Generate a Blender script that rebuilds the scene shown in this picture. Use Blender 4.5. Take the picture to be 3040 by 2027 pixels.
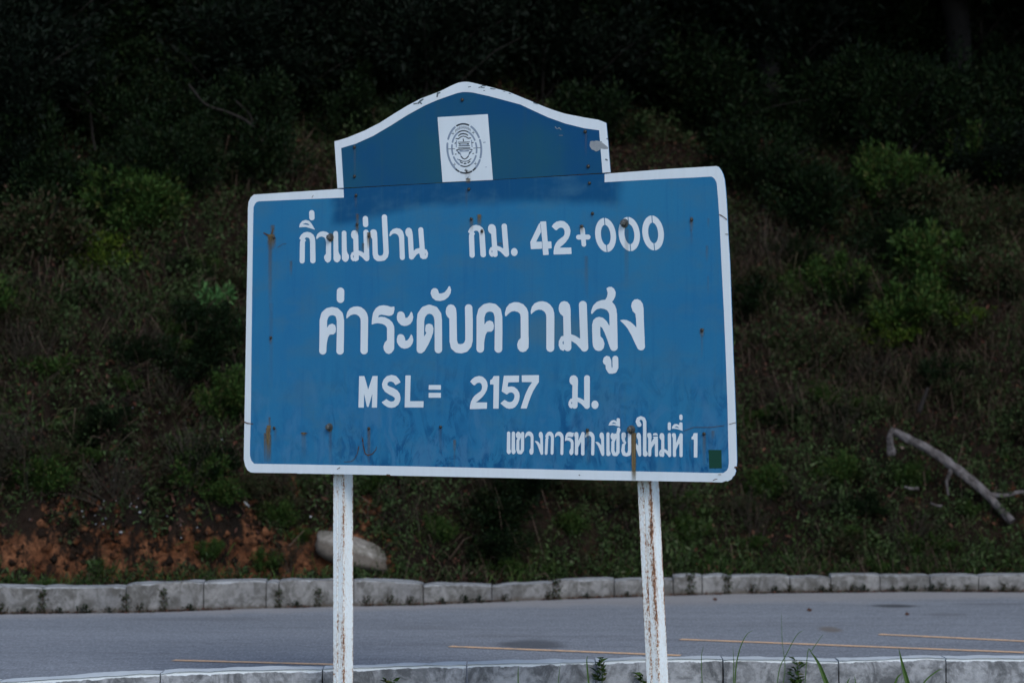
import bpy, math, random
import numpy as np
from mathutils import Vector
from mathutils.geometry import tessellate_polygon

# ------------------------------------------------------------------ camera, light, exposure
F = 7510.0                      # focal length in pixels of a 3040 px wide picture
CX, CY, HORIZON = 1520.0, 1013.5, 1170.0
CAM_H = 1.6
PITCH = math.atan((HORIZON - CY) / F)
scene = bpy.context.scene
for o in list(bpy.data.objects):
    bpy.data.objects.remove(o)
cam_data = bpy.data.cameras.new('camera')
cam_data.sensor_width = 36.0
cam_data.sensor_fit = 'HORIZONTAL'
cam_data.lens = 36.0 * F / 3040.0
cam_data.clip_start = 0.1
cam_data.clip_end = 600
cam_data.dof.use_dof = True
cam_data.dof.focus_distance = 12.0
cam_data.dof.aperture_fstop = 3.0
cam = bpy.data.objects.new('camera', cam_data)
cam.location = (0, 0, CAM_H)
cam.rotation_euler = (math.pi / 2 + PITCH, 0, 0)
scene.collection.objects.link(cam)
scene.camera = cam

SUN = Vector((0.22, -0.74, 0.64)).normalized()
world = bpy.data.worlds.new('World')
scene.world = world
world.use_nodes = True
wn = world.node_tree.nodes
bg = wn['Background']
sky = wn.new('ShaderNodeTexSky')
sky.sky_type = 'NISHITA'
sky.sun_disc = False
sky.sun_elevation = math.asin(SUN.z)
sky.sun_rotation = math.atan2(SUN.x, SUN.y)
sky.altitude = 2157
sky.air_density = 1.0
sky.dust_density = 4.0
world.node_tree.links.new(sky.outputs[0], bg.inputs[0])
bg.inputs[1].default_value = 0.15
sun_data = bpy.data.lights.new('sun', 'SUN')
sun_data.energy = 1.2
sun_data.angle = math.radians(25)
sun_data.color = (0.97, 0.97, 0.95)
sun = bpy.data.objects.new('sun', sun_data)
sun.rotation_euler = SUN.to_track_quat('Z', 'Y').to_euler()
sun.location = (0, 0, 30)
scene.collection.objects.link(sun)
vs = scene.view_settings
vs.view_transform = 'Standard'
vs.look = 'None'
vs.gamma = 1.0
vs.use_curve_mapping = False
vs.exposure = 0.47

RNG = np.random.default_rng(7)
random.seed(7)
C = scene.collection

# ------------------------------------------------------------------ helpers
def ray(px, py):
    x = (px - CX) / F
    z = -(py - CY) / F
    c, s = math.cos(PITCH), math.sin(PITCH)
    return np.array([x, c - s * z, s + c * z])

def ground(px, py, z=0.0):
    d = ray(px, py)
    t = (z - CAM_H) / d[2]
    return np.array([d[0] * t, d[1] * t, z])

def hash2(ix, iy, seed):
    n = (ix.astype(np.int64) * 374761393 + iy.astype(np.int64) * 668265263 + seed * 1442695041) & 0xffffffff
    n = ((n ^ (n >> 13)) * 1274126177) & 0xffffffff
    n = n ^ (n >> 16)
    return (n & 0xffffff) / float(0xffffff)

def vnoise(x, y, seed=0):
    x = np.asarray(x, float); y = np.asarray(y, float)
    ix = np.floor(x); iy = np.floor(y)
    fx = x - ix; fy = y - iy
    fx = fx * fx * (3 - 2 * fx); fy = fy * fy * (3 - 2 * fy)
    a = hash2(ix, iy, seed); b = hash2(ix + 1, iy, seed)
    c = hash2(ix, iy + 1, seed); d = hash2(ix + 1, iy + 1, seed)
    return (a + (b - a) * fx) * (1 - fy) + (c + (d - c) * fx) * fy

def fbm(x, y, seed=0, octs=4):
    v = 0; a = 0.5; tot = 0
    for k in range(octs):
        v = v + a * vnoise(np.asarray(x) * 2 ** k, np.asarray(y) * 2 ** k, seed + k)
        tot += a; a *= 0.5
    return v / tot

def sstep(a, b, x):
    t = np.clip((np.asarray(x, float) - a) / (b - a), 0, 1)
    return t * t * (3 - 2 * t)

def make_obj(name, verts, faces, mat, parent=None, smooth=False, uvs=None, attrs=None):
    me = bpy.data.meshes.new(name)
    if isinstance(faces, np.ndarray):
        n, k = faces.shape
        me.vertices.add(len(verts))
        me.vertices.foreach_set('co', np.asarray(verts, np.float32).ravel())
        me.loops.add(n * k)
        me.loops.foreach_set('vertex_index', faces.astype(np.int32).ravel())
        me.polygons.add(n)
        me.polygons.foreach_set('loop_start', np.arange(0, n * k, k, dtype=np.int32))
        me.update(calc_edges=True)
    else:
        me.from_pydata([tuple(v) for v in verts], [], faces)
        me.update()
    if mat is not None:
        me.materials.append(mat)
    if smooth:
        me.polygons.foreach_set('use_smooth', [True] * len(me.polygons))
    if uvs is not None:
        ul = me.uv_layers.new(name='UVMap')
        li = np.zeros(len(me.loops), np.int32)
        me.loops.foreach_get('vertex_index', li)
        ul.data.foreach_set('uv', np.asarray(uvs, np.float32)[li].ravel())
    if attrs:
        for k, v in attrs.items():
            at = me.attributes.new(k, 'FLOAT', 'POINT')
            at.data.foreach_set('value', np.asarray(v, np.float32))
    o = bpy.data.objects.new(name, me)
    C.objects.link(o)
    if parent is not None:
        o.parent = parent
    return o

def tag(o, label=None, cat=None, group=None, kind=None):
    if label: o['label'] = label
    if cat: o['category'] = cat
    if group: o['group'] = group
    if kind: o['kind'] = kind
    return o

def empty(name, loc=(0, 0, 0), rz=0.0):
    o = bpy.data.objects.new(name, None)
    o.location = loc
    o.rotation_euler = (0, 0, rz)
    o.empty_display_size = 0.1
    C.objects.link(o)
    return o

def copy_tree(o, parent=None):
    c = o.copy(); C.objects.link(c); c.parent = parent
    for ch in list(o.children):
        d = ch.copy(); C.objects.link(d); d.parent = c
    return c

class MB:
    def __init__(s): s.v = []; s.f = []
    def add(s, v, f):
        n = len(s.v); s.v += [tuple(p) for p in v]; s.f += [tuple(i + n for i in q) for q in f]
    def box(s, x0, x1, y0, y1, z0, z1):
        v = [(x0,y0,z0),(x1,y0,z0),(x1,y1,z0),(x0,y1,z0),(x0,y0,z1),(x1,y0,z1),(x1,y1,z1),(x0,y1,z1)]
        s.add(v, [(0,3,2,1),(4,5,6,7),(0,1,5,4),(1,2,6,5),(2,3,7,6),(3,0,4,7)])
    def tube(s, pts, rad, n=8, wob=0.0, rnd=None):
        pts = [np.array(p, float) for p in pts]
        rings = []
        up = np.array([0.13, 0.27, 0.95])
        for i, p in enumerate(pts):
            t = pts[min(i + 1, len(pts) - 1)] - pts[max(i - 1, 0)]
            t = t / (np.linalg.norm(t) + 1e-9)
            a = np.cross(t, up); 
            if np.linalg.norm(a) < 0.1: a = np.cross(t, np.array([1.0, 0, 0]))
            a /= np.linalg.norm(a); b = np.cross(t, a)
            r = rad[i]
            ring = []
            for k in range(n):
                an = 2 * math.pi * k / n
                rr = r * (1 + (wob * (rnd.random() - 0.5) * 2 if rnd else 0))
                ring.append(p + (a * math.cos(an) + b * math.sin(an)) * rr)
            rings.append(ring)
        v = [q for r in rings for q in r]
        f = []
        for i in range(len(rings) - 1):
            for k in range(n):
                f.append((i*n+k, i*n+(k+1) % n, (i+1)*n+(k+1) % n, (i+1)*n+k))
        v.append(pts[0]); v.append(pts[-1])
        a0 = len(v) - 2; m = len(rings) - 1
        for k in range(n):
            f.append((a0, (k+1) % n, k)); f.append((a0 + 1, m*n+k, m*n+(k+1) % n))
        s.add(v, f)
    def build(s, name, mat, parent=None, smooth=False):
        return make_obj(name, s.v, s.f, mat, parent, smooth)

def smooth_path(pts, k=4):
    """Catmull-Rom through points (each a tuple)."""
    P = [np.array(p, float) for p in pts]
    P = [2 * P[0] - P[1]] + P + [2 * P[-1] - P[-2]]
    out = []
    for i in range(1, len(P) - 2):
        for j in range(k):
            t = j / k
            out.append(0.5 * ((2*P[i]) + (-P[i-1]+P[i+1])*t + (2*P[i-1]-5*P[i]+4*P[i+1]-P[i+2])*t*t + (-P[i-1]+3*P[i]-3*P[i+1]+P[i+2])*t**3))
    out.append(P[-2])
    return out

# ------------------------------------------------------------------ materials
class NT:
    """small helper round one material's node tree"""
    def __init__(s, name):
        s.m = bpy.data.materials.new(name); s.m.use_nodes = True
        s.t = s.m.node_tree; s.n = s.t.nodes; s.b = s.n['Principled BSDF']
        s.tc = None
    def link(s, a, b): s.t.links.new(a, b)
    def coord(s, which='Object'):
        if s.tc is None: s.tc = s.n.new('ShaderNodeTexCoord')
        return s.tc.outputs[which]
    def mapping(s, vec, scale=(1,1,1), loc=(0,0,0), rot=(0,0,0)):
        m = s.n.new('ShaderNodeMapping')
        m.inputs['Scale'].default_value = scale; m.inputs['Location'].default_value = loc
        m.inputs['Rotation'].default_value = rot
        s.link(vec, m.inputs['Vector']); return m.outputs[0]
    def noise(s, vec, scale, detail=4, rough=0.6, dist=0.0):
        n = s.n.new('ShaderNodeTexNoise')
        n.inputs['Scale'].default_value = scale; n.inputs['Detail'].default_value = detail
        n.inputs['Roughness'].default_value = rough; n.inputs['Distortion'].default_value = dist
        s.link(vec, n.inputs['Vector']); return n.outputs['Fac']
    def ramp(s, fac, stops):
        r = s.n.new('ShaderNodeValToRGB')
        el = r.color_ramp.elements
        while len(el) > len(stops): el.remove(el[-1])
        while len(el) < len(stops): el.new(0.5)
        for e, (p, c) in zip(el, stops):
            e.position = p
            e.color = (c, c, c, 1) if isinstance(c, (int, float)) else (*c, 1)
        s.link(fac, r.inputs[0]); return r.outputs[0]
    def val(s, x, sock):
        if isinstance(x, (int, float)): sock.default_value = x
        elif isinstance(x, tuple): sock.default_value = (*x, 1) if len(x) == 3 else x
        else: s.link(x, sock)
    def mix(s, fac, a, b, mode='MIX'):
        m = s.n.new('ShaderNodeMix'); m.data_type = 'RGBA'; m.blend_type = mode
        s.val(fac, m.inputs[0]); s.val(a, m.inputs[6]); s.val(b, m.inputs[7]); return m.outputs[2]
    def math(s, op, a, b=0.0, c=0.0, clamp=False):
        m = s.n.new('ShaderNodeMath'); m.operation = op; m.use_clamp = clamp
        s.val(a, m.inputs[0]); s.val(b, m.inputs[1])
        if op in ('MULTIPLY_ADD', 'SMOOTH_MIN'): s.val(c, m.inputs[2])
        return m.outputs[0]
    def sep(s, vec):
        m = s.n.new('ShaderNodeSeparateXYZ'); s.link(vec, m.inputs[0]); return m.outputs
    def maprange(s, v, a, b, c=0.0, d=1.0):
        m = s.n.new('ShaderNodeMapRange'); m.interpolation_type = 'SMOOTHSTEP'
        s.val(v, m.inputs[0]); m.inputs[1].default_value = a; m.inputs[2].default_value = b
        m.inputs[3].default_value = c; m.inputs[4].default_value = d; return m.outputs[0]
    def bump(s, h, strength=0.3, dist=0.01):
        b = s.n.new('ShaderNodeBump'); b.inputs['Strength'].default_value = strength
        b.inputs['Distance'].default_value = dist; s.link(h, b.inputs['Height'])
        s.link(b.outputs[0], s.b.inputs['Normal'])
    def out(s, color=None, rough=None, spec=0.3, metal=0.0):
        if color is not None: s.val(color, s.b.inputs['Base Color'])
        if rough is not None: s.val(rough, s.b.inputs['Roughness'])
        s.b.inputs['Specular IOR Level'].default_value = spec
        s.b.inputs['Metallic'].default_value = metal
        return s.m
    def island(s):
        g = s.n.new('ShaderNodeNewGeometry'); return g.outputs['Random Per Island']
    def attr(s, name):
        a = s.n.new('ShaderNodeAttribute'); a.attribute_name = name; return a.outputs['Fac']

def leaf_material(name, stops, rough=0.6, spec=0.12, tone=False):
    n = NT(name)
    f = n.island()
    if tone: f = n.math('ADD', n.math('MULTIPLY', f, 0.55), n.math('MULTIPLY', n.attr('tone'), 0.45))
    col = n.ramp(f, stops)
    n.out(col, rough, spec)
    tr = n.n.new('ShaderNodeBsdfTranslucent')
    n.link(col, tr.inputs[0])
    mx = n.n.new('ShaderNodeMixShader'); mx.inputs[0].default_value = 0.22
    n.link(n.b.outputs[0], mx.inputs[1]); n.link(tr.outputs[0], mx.inputs[2])
    n.link(mx.outputs[0], n.n['Material Output'].inputs[0])
    return n.m

def plain(name, color, rough=0.6, spec=0.3, var=0.15, scale=20, metal=0.0):
    n = NT(name)
    f = n.noise(n.coord(), scale)
    a = tuple(c * (1 - var) for c in color); b = tuple(min(1, c * (1 + var)) for c in color)
    n.out(n.ramp(f, [(0.3, a), (0.7, b)]), rough, spec, metal)
    n.bump(f, 0.15, 0.003)
    return n.m

M = {}
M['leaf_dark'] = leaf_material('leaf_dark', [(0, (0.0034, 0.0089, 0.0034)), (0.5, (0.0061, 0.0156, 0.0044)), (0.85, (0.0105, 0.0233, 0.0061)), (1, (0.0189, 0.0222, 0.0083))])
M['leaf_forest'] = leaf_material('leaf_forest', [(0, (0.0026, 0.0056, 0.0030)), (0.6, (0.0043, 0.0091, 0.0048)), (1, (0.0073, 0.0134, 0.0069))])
M['leaf_mid'] = leaf_material('leaf_mid', [(0, (0.0172, 0.0383, 0.0090)), (0.45, (0.0286, 0.0639, 0.0128)), (0.8, (0.0458, 0.0869, 0.0166)), (1, (0.0787, 0.0767, 0.0255))])
M['leaf_lime'] = leaf_material('leaf_lime', [(0, (0.0311, 0.0622, 0.0085)), (0.5, (0.0538, 0.0963, 0.0113)), (1, (0.0963, 0.1274, 0.0141))])
M['leaf_sage'] = leaf_material('leaf_sage', [(0, (0.0432, 0.1188, 0.0389)), (0.5, (0.0691, 0.1685, 0.0518)), (1, (0.1080, 0.2160, 0.0734))])
M['cover'] = leaf_material('cover', [(0, (0.0544, 0.0241, 0.0180)), (0.12, (0.0492, 0.0394, 0.0218)), (0.28, (0.0356, 0.0380, 0.0176)), (0.45, (0.0300, 0.0497, 0.0180)), (0.7, (0.0455, 0.0770, 0.0258)), (0.85, (0.0678, 0.1067, 0.0356)), (1, (0.0998, 0.1145, 0.0623))], tone=True)
M['litter'] = leaf_material('litter', [(0, (0.0296, 0.0167, 0.0111)), (0.5, (0.0556, 0.0315, 0.0222)), (0.85, (0.1018, 0.0407, 0.0277)), (0.97, (0.1667, 0.0741, 0.0464)), (1, (0.1852, 0.1482, 0.1204))])
M['dry'] = leaf_material('dry', [(0, (0.0386, 0.0291, 0.0200)), (0.5, (0.0696, 0.0493, 0.0364)), (0.85, (0.1198, 0.0820, 0.0620)), (1, (0.0581, 0.0729, 0.0273))])
M['grass'] = leaf_material('grass', [(0, (0.0227, 0.0551, 0.0113)), (0.6, (0.0421, 0.0940, 0.0178)), (1, (0.0842, 0.1134, 0.0324))])
M['blade'] = leaf_material('blade', [(0, (0.05, 0.11, 0.02)), (1, (0.07, 0.13, 0.03))], 0.5, 0.3)
M['brush'] = leaf_material('brush', [(0, (0.022, 0.018, 0.013)), (0.4, (0.034, 0.029, 0.020)), (0.7, (0.030, 0.042, 0.017)), (0.9, (0.055, 0.050, 0.036)), (1, (0.075, 0.032, 0.022))])
M['straw'] = plain('straw', (0.055, 0.043, 0.034), 0.8, 0.15, 0.35, 30)
M['bark'] = plain('bark', (0.005, 0.0045, 0.004), 0.85, 0.2, 0.4, 14)
M['twig'] = plain('twig', (0.015, 0.0125, 0.011), 0.85, 0.2, 0.3, 20)
M['bolt'] = plain('bolt', (0.13, 0.13, 0.12), 0.4, 0.5, 0.35, 120, 0.7)
M['screw'] = plain('screw', (0.035, 0.035, 0.032), 0.5, 0.4, 0.4, 300, 0.3)
M['back'] = plain('back', (0.25, 0.26, 0.27), 0.5, 0.4, 0.15, 8, 0.4)
M['crack'] = plain('crack', (0.09, 0.045, 0.022), 0.9, 0.1, 0.4, 200)
M['green_patch'] = plain('green_patch', (0.004, 0.050, 0.030), 0.45, 0.3, 0.08, 30)
M['bare'] = plain('bare', (0.28, 0.30, 0.31), 0.5, 0.4, 0.08, 40)
M['chip'] = plain('chip', (0.11, 0.14, 0.16), 0.7, 0.2, 0.3, 200)
M['ink'] = plain('ink', (0.035, 0.045, 0.055), 0.6, 0.2, 0.3, 200)
M['ink_pale'] = plain('ink_pale', (0.24, 0.30, 0.38), 0.6, 0.2, 0.1, 100)

def white_paint():
    n = NT('white_paint')
    co = n.coord()
    big = n.noise(co, 3.0, 4)
    drip = n.noise(n.mapping(co, (30, 30, 1.5)), 1.0, 3)
    c = n.mix(n.ramp(big, [(0.35, 0.0), (0.7, 1.0)]), (0.68, 0.745, 0.775), (0.75, 0.80, 0.83))
    c = n.mix(n.ramp(drip, [(0.45, 0.0), (0.8, 0.35)]), c, (0.62, 0.66, 0.66))
    speck = n.noise(co, 55, 3, 0.7)
    c = n.mix(n.ramp(speck, [(0.72, 0.0), (0.76, 0.6)]), c, (0.33, 0.34, 0.33))
    n.out(c, 0.45, 0.35)
    n.bump(n.noise(co, 14, 3), 0.06, 0.004)
    return n.m
M['white'] = white_paint()

THETA = math.radians(38)
UX = np.array([math.cos(THETA), -math.sin(THETA), 0.0])
BK = np.array([math.sin(THETA), math.cos(THETA), 0.0])
D_L = 13.0
A0 = ray(730, 1100); A0 = A0 / A0[1] * D_L; A0[2] = 0
def plane_hit(px, py, off=0.0):
    """pixel -> sign local (s, d, z) on the vertical plane 'off' metres in FRONT of the board face"""
    d = ray(px, py)
    p0 = A0 - BK * off
    t = p0.dot(BK) / d.dot(BK)
    P = d * t + np.array([0, 0, CAM_H])
    r = P - A0
    return np.array([r.dot(UX), r.dot(BK), P[2]])
def L0(px, py):
    """pixel -> (s, z) on the board face"""
    p = plane_hit(px, py); return float(p[0]), float(p[2])

def blue_paint(name, gable=False):
    n = NT(name)
    co = n.coord()
    x, y, z = n.sep(co)
    big = n.noise(co, 2.2, 4, 0.55)
    if gable:
        base = n.mix(n.ramp(big, [(0.38, 0.0), (0.62, 1.0)]), (0.004, 0.068, 0.185), (0.012, 0.088, 0.155))
        # the olive weathering in the middle of the gable
        cs, cz = L0(1400, 480)
        dx = n.math('MULTIPLY', n.math('SUBTRACT', x, cs), 1.6)
        dz = n.math('MULTIPLY', n.math('SUBTRACT', z, cz), 3.2)
        d = n.math('SQRT', n.math('ADD', n.math('MULTIPLY', dx, dx), n.math('MULTIPLY', dz, dz)))
        d = n.math('ADD', d, n.math('MULTIPLY', big, 0.5))
        base = n.mix(n.maprange(d, 0.3, 1.3, 0.75, 0.0), base, (0.016, 0.095, 0.135))
    else:
        base = n.mix(n.ramp(big, [(0.35, 0.0), (0.65, 1.0)]), (0.019, 0.158, 0.330), (0.025, 0.180, 0.338))
        # faded film: everything but an arc under the gable has bleached
        s0, z0 = L0(1420, 600)
        dx = n.math('SUBTRACT', x, s0)
        arc = n.math('SUBTRACT', n.math('SUBTRACT', z, z0), n.math('MULTIPLY', n.math('MULTIPLY', dx, dx), -0.085))
        arc = n.math('ADD', arc, n.math('MULTIPLY', n.math('SUBTRACT', n.noise(co, 3.5, 3), 0.5), 0.06))
        inside = n.maprange(arc, -0.03, 0.03)
        sl, _ = L0(985, 620); sr, _ = L0(1840, 580)
        jx = n.math('ADD', x, n.math('MULTIPLY', n.math('SUBTRACT', n.noise(co, 5, 2), 0.5), 0.12))
        inside = n.math('MULTIPLY', inside, n.maprange(jx, sl - 0.03, sl + 0.05))
        inside = n.math('MULTIPLY', inside, n.maprange(jx, sr - 0.06, sr + 0.04, 1.0, 0.0))
        base = n.mix(n.math('MULTIPLY', inside, 0.84), base, (0.002, 0.060, 0.165))
        # olive bloom in the centre band
        bloom = n.noise(n.mapping(co, (1.4, 1, 3)), 2.6, 4, 0.6)
        base = n.mix(n.ramp(bloom, [(0.48, 0.0), (0.66, 0.5)]), base, (0.052, 0.165, 0.265))
        # wiped, smeared dirt in the lower half
        zz = L0(1450, 1010)[1]
        low = n.maprange(z, zz - 0.50, zz + 0.02, 1.0, 0.0)
        sm = n.noise(n.mapping(co, (11, 1, 6.5), rot=(0, 0.5, 0)), 1.0, 5, 0.66, 1.8)
        sm2 = n.noise(n.mapping(co, (4, 1, 3)), 1.0, 3)
        smear = n.math('MULTIPLY', n.ramp(sm, [(0.46, 0.0), (0.58, 1.0)]), n.ramp(sm2, [(0.38, 0.12), (0.54, 1.0)]))
        sx = n.maprange(x, L0(880, 1200)[0], L0(1150, 1200)[0], 0.35, 1.0)
        smear = n.math('MULTIPLY', n.math('MULTIPLY', smear, low), sx)
        base = n.mix(n.math('MULTIPLY', smear, 0.95), base, (0.006, 0.082, 0.210))
        sl2 = n.noise(n.mapping(co, (9, 1, 5), loc=(3, 0, 7), rot=(0, -0.6, 0)), 1.0, 4, 0.6, 1.0)
        base = n.mix(n.math('MULTIPLY', n.ramp(sl2, [(0.50, 0.0), (0.64, 0.7)]), low), base, (0.055, 0.190, 0.345))
        oc_, oz_ = L0(1640, 985)
        ox = n.math('MULTIPLY', n.math('SUBTRACT', x, oc_), 3.0); oz = n.math('MULTIPLY', n.math('SUBTRACT', z, oz_), 12.0)
        od = n.math('ADD', n.math('SQRT', n.math('ADD', n.math('MULTIPLY', ox, ox), n.math('MULTIPLY', oz, oz))), n.math('MULTIPLY', n.noise(co, 8, 3), 0.9))
        base = n.mix(n.maprange(od, 0.7, 1.7, 0.55, 0.0), base, (0.075, 0.175, 0.235))
    drip = n.noise(n.mapping(co, (30, 1, 1.6)), 1.0, 4, 0.6, 0.3)
    base = n.mix(n.ramp(drip, [(0.54, 0.0), (0.76, 0.30)]), base, (0.050, 0.155, 0.225) if not gable else (0.03, 0.09, 0.12))
    base = n.mix(n.ramp(drip, [(0.28, 0.32), (0.44, 0.0)]), base, (0.010, 0.110, 0.270) if not gable else (0.006, 0.07, 0.17))
    fine = n.noise(co, 90, 2)
    base = n.mix(n.ramp(fine, [(0.3, 0.10), (0.6, 0.0)]), base, (0.01, 0.08, 0.2))
    n.out(base, n.ramp(big, [(0.3, 0.45), (0.7, 0.58)]), 0.12)
    n.bump(n.noise(co, 2.0, 2), 0.15, 0.02)
    return n.m
M['blue'] = blue_paint('blue_paint')
M['blue_gable'] = blue_paint('blue_paint_gable', True)

def rust_decal():
    """rust run: UV u across 0..1, v from bottom 0 to top 1"""
    n = NT('rust_run')
    uv = n.coord('UV'); u, v, _ = n.sep(uv)
    au = n.math('ABSOLUTE', n.math('SUBTRACT', u, 0.5))
    obj = n.coord('Object')
    wob = n.noise(n.mapping(obj, (220, 1, 30)), 1.0, 3)
    edge = n.maprange(n.math('ADD', au, n.math('MULTIPLY', wob, 0.18)), 0.24, 0.56, 1.0, 0.0)
    fade = n.math('POWER', v, 0.85)
    a = n.math('MULTIPLY', edge, fade, clamp=True)
    streak = n.noise(n.mapping(obj, (300, 1, 12)), 1.0, 3)
    a = n.math('MULTIPLY', a, n.ramp(streak, [(0.3, 0.55), (0.6, 1.0)]), clamp=True)
    n.link(n.math('MULTIPLY', a, n.attr('strength'), clamp=True), n.b.inputs['Alpha'])
    col = n.mix(n.math('MULTIPLY', v, wob), (0.21, 0.165, 0.085), (0.085, 0.045, 0.022))
    return n.out(col, 0.9, 0.1)
M['rust'] = rust_decal()

def post_paint():
    n = NT('post_paint')
    uv = n.coord('UV'); u, v, _ = n.sep(uv)
    obj = n.coord('Object')
    w = n.ramp(n.math('MULTIPLY', u, 0.5), [(0.0, 0.95), (0.03, 0.35), (0.12, 0.20), (0.215, 0.62), (0.26, 0.30), (0.33, 0.20), (0.44, 0.62), (0.495, 0.95), (0.54, 0.45), (0.7, 0.05), (0.9, 0.15), (0.99, 0.85)])
    f = n.noise(n.mapping(obj, (150, 150, 62)), 1.0, 5, 0.70)
    lng = n.noise(n.mapping(obj, (24, 24, 4.5)), 1.0, 3)
    m = n.math('ADD', n.math('MULTIPLY', f, 0.75), n.math('MULTIPLY', lng, 0.5))
    m = n.math('ADD', m, n.math('MULTIPLY', w, 0.27))
    m = n.math('ADD', m, n.attr('wear'))
    sp = n.noise(n.mapping(obj, (360, 360, 210)), 1.0, 3, 0.6)
    m = n.math('ADD', m, n.math('MULTIPLY', n.math('SUBTRACT', sp, 0.5), 0.36))
    stain = n.maprange(m, 0.66, 0.88)
    rust = n.maprange(m, 0.845, 0.90)
    deep = n.maprange(m, 0.955, 1.0)
    base = n.mix(n.noise(obj, 6, 3), (0.72, 0.79, 0.79), (0.84, 0.88, 0.89))
    fl = n.noise(n.mapping(obj, (60, 60, 60)), 1.0, 3)
    base = n.mix(n.ramp(fl, [(0.55, 0), (0.75, 0.35)]), base, (0.42, 0.47, 0.46))
    base = n.mix(n.math('MULTIPLY', stain, 0.40), base, (0.56, 0.39, 0.23))
    base = n.mix(rust, base, (0.26, 0.115, 0.05))
    base = n.mix(deep, base, (0.05, 0.02, 0.012))
    n.out(base, n.mix(rust, 0.5, 0.9) if False else 0.6, 0.3)
    n.bump(n.math('SUBTRACT', n.math('MULTIPLY', fl, 0.3), rust), 0.25, 0.001)
    return n.m
M['post'] = post_paint()

def concrete(name, c1, c2, stainc, paint_or_lit_top=None):
    n = NT(name)
    co = n.coord(); x, y, z = n.sep(co)
    a = n.noise(co, 3.5, 5, 0.65)
    b = n.noise(co, 28, 5, 0.7)
    base = n.mix(n.ramp(a, [(0.35, 0), (0.65, 1)]), c1, c2)
    base = n.mix(n.ramp(b, [(0.35, 0.35), (0.6, 0.0)]), base, stainc)
    dr = n.noise(n.mapping(co, (8, 8, 5.5)), 1.0, 5, 0.72, 0.9)
    base = n.mix(n.ramp(dr, [(0.46, 0.0), (0.62, 0.85)]), base, stainc)
    blot = n.noise(co, 7.5, 5, 0.7, 0.5)
    base = n.mix(n.ramp(blot, [(0.50, 0.0), (0.60, 0.6)]), base, stainc)
    base = n.mix(n.ramp(blot, [(0.34, 0.5), (0.44, 0.0)]), base, c2)
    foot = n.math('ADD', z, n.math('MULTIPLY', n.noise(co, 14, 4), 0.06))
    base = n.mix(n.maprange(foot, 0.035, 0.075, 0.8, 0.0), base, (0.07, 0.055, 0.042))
    if paint_or_lit_top:
        g = n.n.new('ShaderNodeNewGeometry'); nz = n.sep(g.outputs['Normal'])[2]
        topz = n.attr('top')
        edge = n.math('ADD', topz, n.math('MULTIPLY', n.math('SUBTRACT', n.noise(co, 22, 4), 0.5), 0.9))
        base = n.mix(n.math('MULTIPLY', n.maprange(edge, 0.42, 0.52), 0.92), base, paint_or_lit_top)
    n.out(base, 0.88, 0.2)
    n.bump(n.math('ADD', b, n.math('MULTIPLY', n.noise(co, 120, 2), 0.4)), 0.6, 0.006)
    return n.m
M['kerb_far'] = concrete('kerb_far', (0.165, 0.161, 0.160), (0.240, 0.232, 0.222), (0.075, 0.071, 0.063), (0.34, 0.35, 0.36))  # last colour: light caught by the top edge, put into the concrete colour
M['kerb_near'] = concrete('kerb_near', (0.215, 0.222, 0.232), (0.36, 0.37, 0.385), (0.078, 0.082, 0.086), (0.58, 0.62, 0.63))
M['stone'] = plain('stone', (0.30, 0.31, 0.33), 0.85, 0.2, 0.25, 12)
M['boulder'] = concrete('boulder_rock', (0.22, 0.20, 0.17), (0.34, 0.315, 0.28), (0.11, 0.10, 0.08))

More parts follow.
